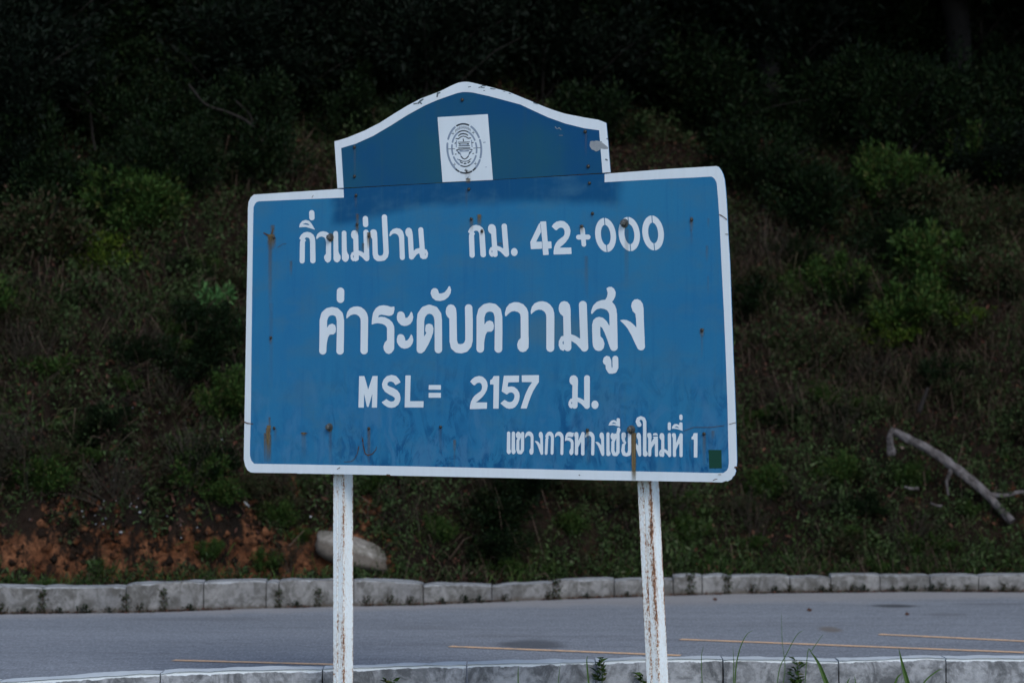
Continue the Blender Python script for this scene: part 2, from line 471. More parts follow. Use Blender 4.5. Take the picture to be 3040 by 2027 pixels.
def asphalt():
    n = NT('asphalt')
    co = n.coord(); x, y, z = n.sep(co)
    big = n.noise(n.mapping(co, (0.35, 1.1, 1)), 1.0, 4, 0.6)
    st = n.noise(n.mapping(co, (0.5, 5.0, 1), rot=(0, 0, 0.03)), 1.0, 4, 0.6, 0.4)
    fine = n.noise(co, 75, 3, 0.8)
    c = n.mix(n.ramp(big, [(0.35, 0), (0.65, 1)]), (0.222, 0.242, 0.268), (0.280, 0.302, 0.330))
    c = n.mix(n.ramp(st, [(0.34, 0.7), (0.50, 0.0)]), c, (0.175, 0.186, 0.205))
    c = n.mix(n.ramp(fine, [(0.35, 0.45), (0.55, 0.0), (0.62, 0.0)]), c, (0.13, 0.135, 0.14))
    c = n.mix(n.ramp(fine, [(0.56, 0.0), (0.7, 0.4)]), c, (0.38, 0.385, 0.39))
    mid = n.noise(n.mapping(co, (9, 26, 1)), 1.0, 5, 0.75)
    c = n.mix(n.ramp(mid, [(0.36, 0.8), (0.50, 0.0)]), c, (0.15, 0.156, 0.17))
    c = n.mix(n.ramp(mid, [(0.54, 0.0), (0.68, 0.5)]), c, (0.36, 0.37, 0.385))
    gr = n.noise(n.mapping(co, (70, 13, 1)), 1.0, 3, 0.7)
    c = n.mix(n.ramp(gr, [(0.34, 0.5), (0.5, 0.0)]), c, (0.13, 0.136, 0.148))
    c = n.mix(n.ramp(gr, [(0.52, 0.0), (0.68, 0.5)]), c, (0.42, 0.435, 0.45))
    # oil and damp stains: (pixel centre, half width px, half height px, strength, colour)
    for (px, py, hw, hh, k, colr) in [(1582, 1912, 98, 15, 0.80, (0.09, 0.094, 0.10)), (2655, 1798, 62, 5, 0.9, (0.06, 0.062, 0.066)),
                                      (2805, 1824, 70, 5, 0.45, (0.114, 0.114, 0.118)), (1250, 1861, 120, 6, 0.3, (0.133, 0.133, 0.137)),
                                      (2465, 1868, 36, 9, 0.75, (0.162, 0.133, 0.104)), (2940, 1792, 130, 4, 0.5, (0.114, 0.114, 0.123)),
                                      (560, 1836, 260, 6, 0.42, (0.123, 0.127, 0.133)), (1480, 1884, 150, 5, 0.3, (0.133, 0.133, 0.137))]:
        P = ground(px, py); Q = ground(px, py - hh)
        rx = hw * P[1] / F; ry = Q[1] - P[1]
        dx = n.math('DIVIDE', n.math('SUBTRACT', x, float(P[0])), float(rx))
        dy = n.math('DIVIDE', n.math('SUBTRACT', y, float(P[1])), float(ry))
        d = n.math('SQRT', n.math('ADD', n.math('MULTIPLY', dx, dx), n.math('MULTIPLY', dy, dy)))
        d = n.math('ADD', d, n.math('MULTIPLY', n.math('SUBTRACT', st, 0.5), 1.1))
        c = n.mix(n.math('MULTIPLY', n.maprange(d, 0.55, 1.25, 1.0, 0.0), k), c, colr)
    # pale grit washed against the far kerb
    yy = n.math('ADD', y, n.math('MULTIPLY', x, -0.22))
    yy = n.math('ADD', yy, n.math('MULTIPLY', n.math('SUBTRACT', n.noise(co, 2.5, 4), 0.5), 0.9))
    grit = n.maprange(yy, 18.75, 19.35)
    c = n.mix(n.math('MULTIPLY', grit, 0.55), c, (0.34, 0.315, 0.295))
    n.out(c, 0.9, 0.25)
    n.bump(fine, 0.5, 0.004)
    return n.m
M['asphalt'] = asphalt()

def marking():
    n = NT('road_paint')
    co = n.coord()
    w = n.noise(co, 14, 5, 0.75)
    c = n.mix(n.ramp(w, [(0.36, 0.8), (0.52, 0.0)]), (0.84, 0.53, 0.31), (0.40, 0.33, 0.28))
    return n.out(c, 0.8, 0.2)
M['marking'] = marking()

def soil():
    n = NT('bank_soil')
    co = n.coord()
    a = n.noise(co, 2.5, 6, 0.65); b = n.noise(co, 16, 5, 0.7)
    dark = n.mix(n.ramp(a, [(0.35, 0), (0.65, 1)]), (0.007, 0.0055, 0.004), (0.019, 0.012, 0.008))
    org = n.mix(n.ramp(n.noise(co, 5, 5, 0.65), [(0.35, 0), (0.65, 1)]), (0.085, 0.030, 0.012), (0.23, 0.098, 0.048))
    org = n.mix(n.ramp(b, [(0.38, 0.8), (0.58, 0.0)]), org, (0.014, 0.008, 0.005))
    m = n.math('ADD', n.attr('soil'), n.math('MULTIPLY', n.math('SUBTRACT', n.noise(n.mapping(co, (6, 6, 3.2)), 1.0, 6, 0.72), 0.5), 2.6))
    c = n.mix(n.maprange(m, 0.43, 0.78), dark, org)
    n.out(c, 0.95, 0.1)
    n.bump(n.math('ADD', a, b), 0.9, 0.05)
    return n.m
M['soil'] = soil()
M['verge'] = plain('verge', (0.045, 0.05, 0.028), 0.95, 0.1, 0.5, 3)

# ------------------------------------------------------------------ setting: ground, road, kerbs
g = MB(); g.add([(-300, -250, -0.06), (300, -250, -0.06), (300, 350, -0.06), (-300, 350, -0.06)], [(0, 1, 2, 3)])
tag(g.build('ground', M['verge']), kind='structure')

near_px = [(-300, 2032), (0, 2013), (425, 1987), (700, 1979), (1000, 1974), (1400, 1962), (1700, 1955), (1900, 1948), (2200, 1945), (2500, 1949), (2750, 1941), (3040, 1944), (3400, 1946)]
far_px = [(-400, 1834), (0, 1822), (400, 1818), (800, 1805), (1000, 1800), (1260, 1795), (1500, 1785), (1800, 1774), (2000, 1767), (2300, 1760), (2700, 1756), (3040, 1757), (3500, 1760)]
H_NEAR = 0.18
near_pts = np.array([ground(x, y, H_NEAR) for x, y in near_px])
far_pts = np.array([ground(x, y, 0) for x, y in far_px])
def near_y(x): return np.interp(x, near_pts[:, 0], near_pts[:, 1])
def far_y(x): return np.interp(x, far_pts[:, 0], far_pts[:, 1])

xs = np.concatenate([np.linspace(-120, -6, 20), np.linspace(-5.5, 5.5, 60), np.linspace(6, 120, 20)])
v = []; f = []
for i, x in enumerate(xs):
    v += [(x, near_y(x) - 0.05, 0), (x, far_y(x) + 0.10, 0)]
    if i: f.append((2*i-2, 2*i, 2*i+1, 2*i-1))
road = tag(make_obj('road', v, f, M['asphalt']), kind='structure')

def strip(a, b, w=0.075, n=24):
    A = ground(*a); B = ground(*b)
    d = (B - A) / np.linalg.norm(B - A); s = np.array([-d[1], d[0], 0]) * w / 2
    vv = []; ff = []
    for i in range(n + 1):
        p = A + (B - A) * i / n; p[2] = 0.004
        j = (RNG.random(2) - 0.5) * 0.012
        vv += [p - s * (1 + j[0] * 8), p + s * (1 + j[1] * 8)]
        if i: ff.append((2*i-2, 2*i, 2*i+1, 2*i-1))
    return make_obj('parking_line', vv, ff, M['marking'], road)
def extend(a, b, t):
    A = ground(*a); B = ground(*b); return A, A + (B - A) * t
for a, b in [((515, 1960), (1010, 1973)), ((1335, 1919), (2020, 1946)), ((2020, 1898), (3040, 1937)), ((2610, 1883), (3200, 1911))]:
    strip(a, b)

def kerb_block(x0, x1, base_fn, hfun, width, mat, parent, er, seed):
    """one kerb stone following the kerb line between x0 and x1"""
    rnd = random.Random(seed)
    n = max(6, int((x1 - x0) / 0.04))
    dz = (rnd.random() - 0.5) * 0.012 * (2 if er > 0.004 else 0.6); dy = (rnd.random() - 0.5) * 0.014
    prof_v = [0.0, 0.35, 0.72, 0.90, 0.98, 1.0, 1.0, 0.97, 0.0]
    prof_d = [0.0, 0.0, 0.002, 0.006, 0.016, 0.035, 0.93, 1.0, 1.0]
    topw = [0.0, 0.0, 0.0, 0.35, 0.9, 1.0, 1.0, 0.8, 0.0]
    V = []; Fc = []; top = []
    K = len(prof_v)
    for i in range(n + 1):
        t = i / n
        x = x0 + (x1 - x0) * t
        endr = er * (max(0, 1 - t * n / 1.5) + max(0, 1 - (1 - t) * n / 1.5))
        h = hfun(x) + dz - endr
        y = base_fn(x) + dy
        for k in range(K):
            nn = float(fbm(x * 9 + seed, k * 1.7 + seed, 5, 3)) - 0.5
            hh = prof_v[k] * h
            if 2 <= k <= 7: hh += nn * 0.016
            dd = prof_d[k] * width if k > 4 else prof_d[k]
            if k < 5: dd += nn * 0.012 + endr * 0.6
            V.append((x, y + dd, hh)); top.append(topw[k])
            if i and k < K - 1:
                a = (i-1)*K+k
                Fc.append((a, a+K, a+K+1, a+1))
    Fc.append(tuple(range(K))[::1]); Fc.append(tuple(range(n*K, n*K+K))[::-1])
    o = make_obj('kerb_block', V, Fc, mat, parent, smooth=False, attrs={'top': np.array(top) * (1 if er < 0.004 else rnd.uniform(0.6, 1.0))})
    return o

# far kerb: height measured along it
far_top = [(-400, 1733), (0, 1733), (250, 1738), (400, 1735), (600, 1728), (800, 1722), (1050, 1722), (1250, 1732), (1450, 1734), (1650, 1722), (1825, 1716), (2000, 1711), (2200, 1708), (2700, 1707), (3040, 1703), (3500, 1703)]
fx = []; fh = []
for px, py in far_top:
    base = ground(px, np.interp(px, [p[0] for p in far_px], [p[1] for p in far_px]))
    fx.append(base[0]); fh.append((np.interp(px, [p[0] for p in far_px], [p[1] for p in far_px]) - py) * base[1] / F)
def far_h(x): return float(np.interp(x, fx, fh))
far_joint_px = [-330, -110, 128, 374, 604, 790, 828, 1049, 1257, 1460, 1642, 1824, 1999, 2085, 2162, 2345, 2467, 2613, 2762, 2906, 3090, 3250, 3400]
def px_to_x(px, ptspx):
    y = np.interp(px, [p[0] for p in ptspx], [p[1] for p in ptspx]); return y
far_kerb = tag(empty('far_kerb', (0, 0, 0)), kind='structure')
fj = [float(ground(p, px_to_x(p, far_px))[0]) for p in far_joint_px]
fj = [fj[0] - 0.6 * k for k in range(12, 0, -1)] + fj + [fj[-1] + 0.6 * k for k in range(1, 13)]
for i in range(len(fj) - 1):
    gap = 0.004
    kerb_block(fj[i] + gap, fj[i+1] - gap, far_y, far_h, 0.17, M['kerb_far'], far_kerb, 0.008, 100 + i)
near_kerb = tag(empty('near_kerb', (0, 0, 0)), kind='structure')
near_joint_px = [-450, 10, 489, 964, 1387, 1765, 2139, 2478, 2793, 3120, 3450]
nj = [float(ground(p, px_to_x(p, near_px), H_NEAR)[0]) for p in near_joint_px]
nj = [nj[0] - 0.75 * k for k in range(8, 0, -1)] + nj + [nj[-1] + 0.6 * k for k in range(1, 9)]
NW = 0.17
for i in range(len(nj) - 1):
    kerb_block(nj[i] + 0.004, nj[i+1] - 0.004, lambda x: near_y(x) - NW, lambda x: H_NEAR, NW, M['kerb_near'], near_kerb, 0.002, 300 + i)

# ------------------------------------------------------------------ the bank
def bank_z(x, y):
    x = np.asarray(x, float); y = np.asarray(y, float)
    yy = y - far_y(x) - 0.17
    base = 0.13 + 0.04 * sstep(0, 0.3, yy)
    left = 1 - sstep(-1.7, -0.9, x)             # eroded cut at the left
    rise = np.where(yy < 2.6, yy * 1.25, 3.25 + (yy - 2.6) * 0.80)
    s = rise * sstep(0.0, 0.45, yy)
    cut = sstep(0.22, 0.42, yy + 0.12 * (fbm(x * 3.1, y * 0.0 + 3, 3, 3) - 0.5)) * 0.50
    s2 = cut + np.maximum(yy - 0.40, 0) * 1.12 + np.where(yy > 2.6, (yy - 2.6) * -0.35, 0)
    z = base + s * (1 - left) + s2 * left
    amp = sstep(0.05, 0.8, yy)
    z = z + amp * ((fbm(x * 0.9, y * 0.9, 11, 4) - 0.5) * 0.75 + (fbm(x * 4.5, y * 4.5, 21, 4) - 0.5) * 0.22)
    z = z - left * amp * 0.42 * sstep(0.50, 0.66, fbm(x * 2.6, y * 0.7, 33, 3)) * (1 - sstep(1.0, 1.6, yy))
    z = z + left * amp * 0.22 * (fbm(x * 8.0, y * 1.2, 35, 3) - 0.5) * (1 - sstep(1.0, 1.6, yy))
    # a gully running down beside the boulder
    gx = -1.55 + 0.15 * (yy - 1)
    z = z - amp * 0.22 * np.exp(-((x - gx) / 0.16) ** 2) * sstep(2.0, 0.6, yy)
    return z

def bank_hit(px, py, lift=0.0):
    d = ray(px, py)
    ts = np.arange(18.2, 40, 0.02)
    X = d[0] / d[1] * ts; Z = CAM_H + d[2] / d[1] * ts
    bz = bank_z(X, ts) + lift
    ok = (Z <= bz) & (ts > far_y(X) + 0.17)
    i = int(np.argmax(ok)) if ok.any() else len(ts) - 1
    return np.array([X[i], ts[i], Z[i]])

gx = np.concatenate([np.linspace(-90, -7.2, 22), np.arange(-7, 7.01, 0.032), np.linspace(7.2, 90, 22)])
gd = np.concatenate([np.arange(0.0, 6.5, 0.032), np.arange(6.5, 12, 0.25), np.linspace(12, 60, 20)])
GX, GD = np.meshgrid(gx, gd)
GY = far_y(GX) + 0.165 + GD
GZ = bank_z(GX, GY)
GZ = np.where(GD < 0.01, 0.02, GZ)
GZ = np.minimum(GZ, 26)
nr, nc = GX.shape
idx = np.arange(nr * nc).reshape(nr, nc)
fc = np.stack([idx[:-1, :-1], idx[:-1, 1:], idx[1:, 1:], idx[1:, :-1]], -1).reshape(-1, 4)
soilm = (1 - sstep(-1.35, -0.95, GX)) * (1 - sstep(0.48, 0.72, GZ + 0.25 * (fbm(GX * 2.2, GZ * 2.2, 5, 3) - 0.5))) * 0.72
P = bank_hit(885, 1440)
soilm = np.maximum(soilm, 0.75 * np.exp(-(((GX - P[0]) / 0.16) ** 2 + ((GZ - P[2]) / 0.20) ** 2)))
P = bank_hit(740, 1590)
soilm = np.maximum(soilm, 0.8 * np.exp(-(((GX - P[0]) / 0.10) ** 2 + ((GZ - P[2]) / 0.28) ** 2)))
soilm = np.maximum(soilm, 0.22 * sstep(0.55, 0.75, fbm(GX * 0.8, GZ * 0.8, 77, 3)))
bank = tag(make_obj('bank', np.stack([GX, GY, GZ], -1).reshape(-1, 3), fc, M['soil'], smooth=True, attrs={'soil': soilm.ravel()}), kind='structure')

# ------------------------------------------------------------------ vegetation builders
def unit(v): return v / (np.linalg.norm(v, axis=-1, keepdims=True) + 1e-9)

def leaves(P, D, length, width, rng, fold=0.25):
    """P base points, D directions -> folded diamond leaves (4 verts, 2 tris)"""
    n = len(P)
    D = unit(D)
    R = unit(np.cross(D, unit(rng.normal(size=(n, 3)) + np.array([0, 0, 1.2]))))
    N = np.cross(R, D)
    L = np.asarray(length)[:, None] if np.ndim(length) else length
    W = np.asarray(width)[:, None] if np.ndim(width) else width
    v0 = P; v2 = P + D * L - N * L * 0.12
    mid = P + D * L * 0.45
    v1 = mid + R * W * 0.5 + N * W * fold; v3 = mid - R * W * 0.5 + N * W * fold
    V = np.stack([v0, v1, v2, v3], 1).reshape(-1, 3)
    b = np.arange(n)[:, None] * 4
    Fc = np.concatenate([b + np.array([0, 1, 2]), b + np.array([0, 2, 3])], 1).reshape(-1, 3)
    return V, Fc

def blades(P, D, length, width, droop, rng):
    n = len(P); D = unit(D)
    side = unit(np.cross(D, rng.normal(size=(n, 3))))
    L = np.asarray(length)[:, None]; W = np.asarray(width)[:, None]; dr = np.asarray(droop)[:, None]
    out = unit(np.stack([D[:, 0], D[:, 1], np.zeros(n)], 1) + rng.normal(size=(n, 3)) * 0.1)
    g = np.array([0, 0, -1.0])
    m = P + D * L * 0.55 + (out * 0.15 + g * 0.08) * dr * L
    t = P + D * L + (out * 0.35 + g * 0.75) * dr * L
    V = np.stack([P - side * W / 2, P + side * W / 2, m - side * W * 0.4, m + side * W * 0.4, t], 1).reshape(-1, 3)
    b = np.arange(n)[:, None] * 5
    Fc = np.concatenate([b + np.array([0, 1, 3]), b + np.array([0, 3, 2]), b + np.array([2, 3, 4])], 1).reshape(-1, 3)
    return V, Fc

def bank_samples(n, rng, x0=-6.6, x1=6.6, d0=0.02, d1=6.3):
    x = rng.uniform(x0, x1, n); d = rng.uniform(d0, d1, n)
    y = far_y(x) + 0.17 + d
    z = bank_z(x, y); e = 0.05
    nx = -(bank_z(x + e, y) - z) / e; ny = -(bank_z(x, y + e) - z) / e
    N = unit(np.stack([nx, ny, np.ones(n)], 1))
    return np.stack([x, y, z], 1), N, d

def make_shrub(seed, rx, rz, nclump, nleaf, ll, lw, mat, name='shrub', droop=0.0, stems=True, twigs=0, wood='twig'):
    """arching shoots from a common base, leaves set along the outer part of every shoot"""
    rng = np.random.default_rng(seed); rn = random.Random(seed)
    root = empty(name)
    ns = max(nclump * 2, 20)
    V = []; Fs = []; off = 0; mb = MB()
    lob = rng.uniform(0.55, 1.0, 7)                      # uneven outline: seven lobes of different reach
    for k in range(ns):
        a = rng.uniform(0, 2 * math.pi)
        reach = rx * (0.25 + 0.85 * lob[int(a / 6.2832 * 7) % 7]) * rng.uniform(0.35, 1.1)
        top = rz * rng.uniform(0.35, 1.15) * (1 - 0.35 * reach / (rx * 1.2))
        b0 = np.array([rng.normal(0, rx * 0.12), rng.normal(0, rx * 0.12), -0.08])
        tip = np.array([reach * math.cos(a), reach * math.sin(a), top])
        mid = b0 * 0.4 + tip * 0.5 + np.array([0, 0, top * 0.28]) + rng.normal(size=3) * rx * 0.05
        m = int(nleaf / ns * rng.uniform(0.4, 1.7)) + 3
        t = 1 - rng.uniform(0, 1, m) ** 1.5 * 0.72
        t = t[:, None]
        P = (1 - t) ** 2 * b0 + 2 * t * (1 - t) * mid + t * t * tip
        spread = rx * 0.10 * (0.35 + rng.uniform(0, 1, (m, 1)) ** 1.5 * 1.6)
        q = unit(rng.normal(size=(m, 3)))
        P = P + q * spread
        tang = unit(2 * (1 - t) * (mid - b0) + 2 * t * (tip - mid))
        D = tang * 0.5 + q * 0.7 + rng.normal(size=(m, 3)) * 0.3 + np.array([0, 0, 0.15 - droop])
        s_ = rng.uniform(0.75, 1.25)
        v_, f_ = leaves(P, D, ll * s_ * rng.uniform(0.55, 1.35, m), lw * s_ * rng.uniform(0.7, 1.25, m), rng)
        V.append(v_); Fs.append(f_ + off); off += len(v_)
        if stems and (k % 3 == 0 or twigs):
            pth = [tuple((1 - u) ** 2 * b0 + 2 * u * (1 - u) * mid + u * u * tip) for u in (0, 0.35, 0.7, 1.0)]
            r0 = (0.004 + rx * 0.010) * (0.6 if twigs else 1)
            mb.tube(pth, [r0, r0 * 0.75, r0 * 0.45, r0 * 0.2], 4 if twigs else 5)
    make_obj('foliage', np.concatenate(V), np.concatenate(Fs), mat, root)
    if stems: mb.build('stem', M[wood], root)
    return root

def make_tree(seed, height, crown_r, crown_h, nclump, nleaf, ll, lw, mat, droop=0.3):
    rng = np.random.default_rng(seed); rn = random.Random(seed)
    root = empty('tree')
    lean = np.array([rn.uniform(-0.5, 0.5), rn.uniform(-0.9, -0.2)])
    path = [(0, 0, -0.4)]
    for k in range(1, 6):
        t = k / 5
        path.append((lean[0] * t * t + rn.uniform(-0.08, 0.08), lean[1] * t * t + rn.uniform(-0.08, 0.08), height * t))
    mb = MB(); mb.tube(smooth_path(path), list(np.linspace(0.13, 0.04, len(smooth_path(path)))), 9, 0.12, rn)
    mb.build('trunk', M['bark'], root, smooth=True)
    cen = []
    for k in range(nclump):
        q = rng.normal(size=3); q /= np.linalg.norm(q); q *= rng.uniform(0.35, 1.0) ** 0.5
        cen.append((lean[0] + q[0] * crown_r, lean[1] + q[1] * crown_r, height * 0.70 + q[2] * crown_h))
    cen = np.array(cen)
    mb = MB()
    for c in cen[::3]:
        t = rn.uniform(0.45, 0.95)
        a = np.array([lean[0]*t*t, lean[1]*t*t, height*t])
        mid = (a + c) / 2 + np.array([rn.uniform(-.2, .2), rn.uniform(-.2, .2), rn.uniform(-0.05, .25)])
        pp = smooth_path([tuple(a), tuple(mid), tuple(c)])
        mb.tube(pp, list(np.linspace(0.045, 0.008, len(pp))), 6)
    mb.build('limb', M['bark'], root)
    V = []; Fs = []; off = 0
    for c in cen:
        cr = crown_r * rng.uniform(0.16, 0.30)
        m = int(nleaf / nclump * rng.uniform(0.6, 1.4))
        q = unit(rng.normal(size=(m, 3))) * (rng.uniform(0.05, 1, (m, 1)) ** 0.5) * cr
        q[:, 2] *= 0.65
        D = unit(q) * 0.7 + rng.normal(size=(m, 3)) * 0.4 + np.array([0, 0, -droop])
        v_, f_ = leaves(c + q, D, ll * rng.uniform(0.6, 1.3, m), lw * rng.uniform(0.7, 1.2, m), rng)
        V.append(v_); Fs.append(f_ + off); off += len(v_)
    make_obj('crown', np.concatenate(V), np.concatenate(Fs), mat, root)
    return root

# ---- ground cover on the bank (stuff)
rng = np.random.default_rng(3)
Ps, Ns, ds = bank_samples(420000, rng)
nz = fbm(Ps[:, 0] * 1.3, Ps[:, 2] * 1.3, 41, 4)
nz2 = fbm(Ps[:, 0] * 3.7, Ps[:, 2] * 3.7, 51, 3)
soilz = (1 - sstep(-1.45, -1.0, Ps[:, 0])) * (1 - sstep(0.42, 0.64, Ps[:, 2])) * sstep(0.17, 0.26, ds)
right = sstep(0.9, 1.9, Ps[:, 0])
lowr = right * (1 - sstep(1.2, 1.75, Ps[:, 2] + (nz - 0.5)))
green = 0.35 + 0.8 * (nz - 0.45) * 2 + lowr * 0.6 + (1 - sstep(0.08, 0.5, ds)) * 0.4
green = np.clip(green, 0.05, 1) * (0.35 + 0.65 * sstep(0.40, 0.52, nz2)) * (1 - 0.93 * soilz)
cs = rng.choice(len(Ps), 52000, replace=False)
cs = cs[rng.random(len(cs)) < np.clip(0.30 + green[cs], 0, 1) * (1 - 0.95 * soilz[cs]) * np.where(Ps[cs][:, 2] > 4.2, 0.3, 1)]
cnt = rng.integers(6, 24, len(cs)); ci = np.repeat(np.arange(len(cs)), cnt); n_ = len(ci)
crr = rng.uniform(0.03, 0.10, len(cs)); chh = rng.uniform(0.0, 1, len(cs)) ** 1.3 * (0.04 + 0.55 * np.clip(fbm(Ps[cs][:, 0] * 2.3, Ps[cs][:, 2] * 2.3, 93, 3) - 0.38, 0, 1))
off = unit(rng.normal(size=(n_, 3))) * (rng.uniform(0.1, 1, (n_, 1)) ** 0.5) * crr[ci][:, None]
pp = Ps[cs][ci] + Ns[cs][ci] * chh[ci][:, None] + off * np.array([1, 1, 1.3])
dd = off / crr[ci][:, None] * 0.7 + Ns[cs][ci] * 0.4 + rng.normal(size=(n_, 3)) * 0.5
lsz = rng.uniform(0.5, 1.5, len(cs))[ci]
V, Fc = leaves(pp, dd, rng.uniform(0.022, 0.045, n_) * lsz, rng.uniform(0.010, 0.019, n_) * lsz, rng)
base_tone = np.clip(0.15 + 0.75 * green[cs] + rng.normal(0, 0.22, len(cs)), 0, 1)
tag(make_obj('ground_cover', V, Fc, M['cover'], attrs={'tone': np.repeat(base_tone[ci], 4)}), kind='stuff')
# leaf litter and dead stalks
sel = rng.choice(len(Ps), 70000, replace=False)
w = 0.5 + 0.5 * sstep(0.45, 0.6, 1 - nz[sel])
sel = sel[rng.random(len(sel)) < w * (1 - 0.8 * soilz[sel])]
n_ = len(sel)
V, Fc = leaves(Ps[sel] + Ns[sel] * rng.uniform(0, 0.05, (n_, 1)), Ns[sel] * 0.2 + rng.normal(size=(n_, 3)) * 0.8, rng.uniform(0.03, 0.07, n_), rng.uniform(0.012, 0.03, n_), rng)
tag(make_obj('leaf_litter', V, Fc, M['litter']), kind='stuff')
# clods fallen from the orange cut
rc_ = np.random.default_rng(31)
Pc, Nc, dc = bank_samples(60000, rc_, x0=-5.5, x1=-0.9, d1=1.1)
kk = (Pc[:, 2] < 0.80) & (fbm(Pc[:, 0] * 3, Pc[:, 2] * 3, 29, 3) > 0.46)
Pc = Pc[kk][:3200]; Nc = Nc[kk][:3200]; m_ = len(Pc)
oct_ = np.array([[1,0,0],[-1,0,0],[0,1,0],[0,-1,0],[0,0,1],[0,0,-1]], float)
of_ = np.array([[0,2,4],[2,1,4],[1,3,4],[3,0,4],[2,0,5],[1,2,5],[3,1,5],[0,3,5]])
rr = (rc_.uniform(0.15, 1, m_) ** 2.5 * 0.045 + 0.006)[:, None, None]
V = Pc[:, None, :] + (oct_[None] * rc_.uniform(0.6, 1.3, (m_, 6, 3)) + rc_.normal(size=(m_, 6, 3)) * 0.18) * rr
tag(make_obj('soil_clods', V.reshape(-1, 3), (np.arange(m_)[:, None, None] * 6 + of_[None]).reshape(-1, 3), M['soil'], attrs={'soil': np.repeat(0.55 + 0.3 * rc_.normal(size=m_), 6)}), kind='stuff')
# dry hanging grass
Pg, Ng, dg = bank_samples(230000, np.random.default_rng(5))
rg = np.random.default_rng(6)
nzg = fbm(Pg[:, 0] * 1.1, Pg[:, 2] * 1.1, 61, 4)
dens = 0.10 + 0.55 * sstep(0.5, 0.62, nzg)
dens = dens + 0.75 * sstep(0.8, 2.0, Pg[:, 0]) * sstep(1.1, 1.5, Pg[:, 2]) * (1 - sstep(2.5, 3.1, Pg[:, 2]))
dens = dens + 0.45 * (1 - sstep(-2.2, -0.6, Pg[:, 0])) * sstep(0.9, 1.2, Pg[:, 2]) * (1 - sstep(2.3, 2.9, Pg[:, 2]))
dens = dens * (1 - sstep(3.4, 4.2, Pg[:, 2])) * np.where((Pg[:, 0] < -1.1) & (Pg[:, 2] < 0.75), 0.12, 1)
k = rg.random(len(Pg)) < dens * 0.30
n_ = int(k.sum())
dv = Ng[k] * 0.7 + rg.normal(size=(n_, 3)) * 0.28 + np.array([0, -0.1, 0.45])
V, Fc = blades(Pg[k], dv, rg.uniform(0.12, 0.42, n_), rg.uniform(0.004, 0.011, n_), rg.uniform(0.3, 1.7, n_), rg)
tag(make_obj('dry_grass', V, Fc, M['dry']), kind='stuff')
# green grass fringe along the kerb and in tufts
Pt, Nt, dt = bank_samples(60000, np.random.default_rng(8), d1=2.6)
rt = np.random.default_rng(9)
nzt = fbm(Pt[:, 0] * 2.1, Pt[:, 1] * 2.1, 71, 3)
dens = 0.9 * (1 - sstep(0.12, 0.40, dt)) * sstep(0.30, 0.5, nzt) + 0.18 * sstep(0.52, 0.62, nzt)
dens = dens * np.where((Pt[:, 0] < -1.1) & (dt > 0.3) & (Pt[:, 2] < 0.8), 0.2, 1)
k = rt.random(len(Pt)) < dens
n_ = int(k.sum())
V, Fc = blades(Pt[k], rt.normal(size=(n_, 3)) * 0.30 + np.array([0, -0.15, 1.0]), rt.uniform(0.05, 0.24, n_), rt.uniform(0.004, 0.008, n_), rt.uniform(0.1, 0.9, n_), rt)
tag(make_obj('grass_fringe', V, Fc, M['grass']), kind='stuff')

# grit, dead leaves and moss caught along the foot of the far kerb
rf_ = np.random.default_rng(18); n_ = 2600
X = rf_.uniform(-4.8, 4.8, n_); Yk = far_y(X) - np.abs(rf_.normal(0, 0.022, n_)) - 0.004
kk = fbm(X * 5, X * 0, 19, 3) > 0.42
V, Fc = leaves(np.stack([X, Yk, rf_.uniform(0.003, 0.014, n_)], 1)[kk], rf_.normal(size=(kk.sum(), 3)) * np.array([1, .4, .25]), rf_.uniform(0.010, 0.030, kk.sum()), rf_.uniform(0.006, 0.014, kk.sum()), rf_)
tag(make_obj('kerb_litter', V, Fc, M['litter']), kind='stuff')

# ---- shrubs
protos = {
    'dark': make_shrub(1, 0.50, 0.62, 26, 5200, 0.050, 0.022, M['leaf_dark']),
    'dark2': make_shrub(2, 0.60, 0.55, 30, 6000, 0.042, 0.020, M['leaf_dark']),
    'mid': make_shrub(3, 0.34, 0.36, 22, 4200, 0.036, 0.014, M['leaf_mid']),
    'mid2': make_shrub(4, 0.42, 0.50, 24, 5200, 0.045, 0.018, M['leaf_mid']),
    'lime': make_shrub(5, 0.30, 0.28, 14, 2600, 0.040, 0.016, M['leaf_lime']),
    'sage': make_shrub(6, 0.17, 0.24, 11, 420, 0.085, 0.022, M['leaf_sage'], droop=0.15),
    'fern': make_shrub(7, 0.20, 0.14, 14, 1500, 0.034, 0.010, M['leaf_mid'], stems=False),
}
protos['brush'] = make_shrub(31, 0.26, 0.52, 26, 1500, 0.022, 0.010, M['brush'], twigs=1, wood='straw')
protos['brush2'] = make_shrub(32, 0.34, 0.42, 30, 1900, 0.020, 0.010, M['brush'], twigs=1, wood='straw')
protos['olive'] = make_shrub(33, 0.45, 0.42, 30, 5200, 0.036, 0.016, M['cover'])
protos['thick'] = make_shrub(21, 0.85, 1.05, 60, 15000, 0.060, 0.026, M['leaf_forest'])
protos['thick2'] = make_shrub(22, 0.95, 0.95, 60, 15000, 0.052, 0.024, M['leaf_dark'])
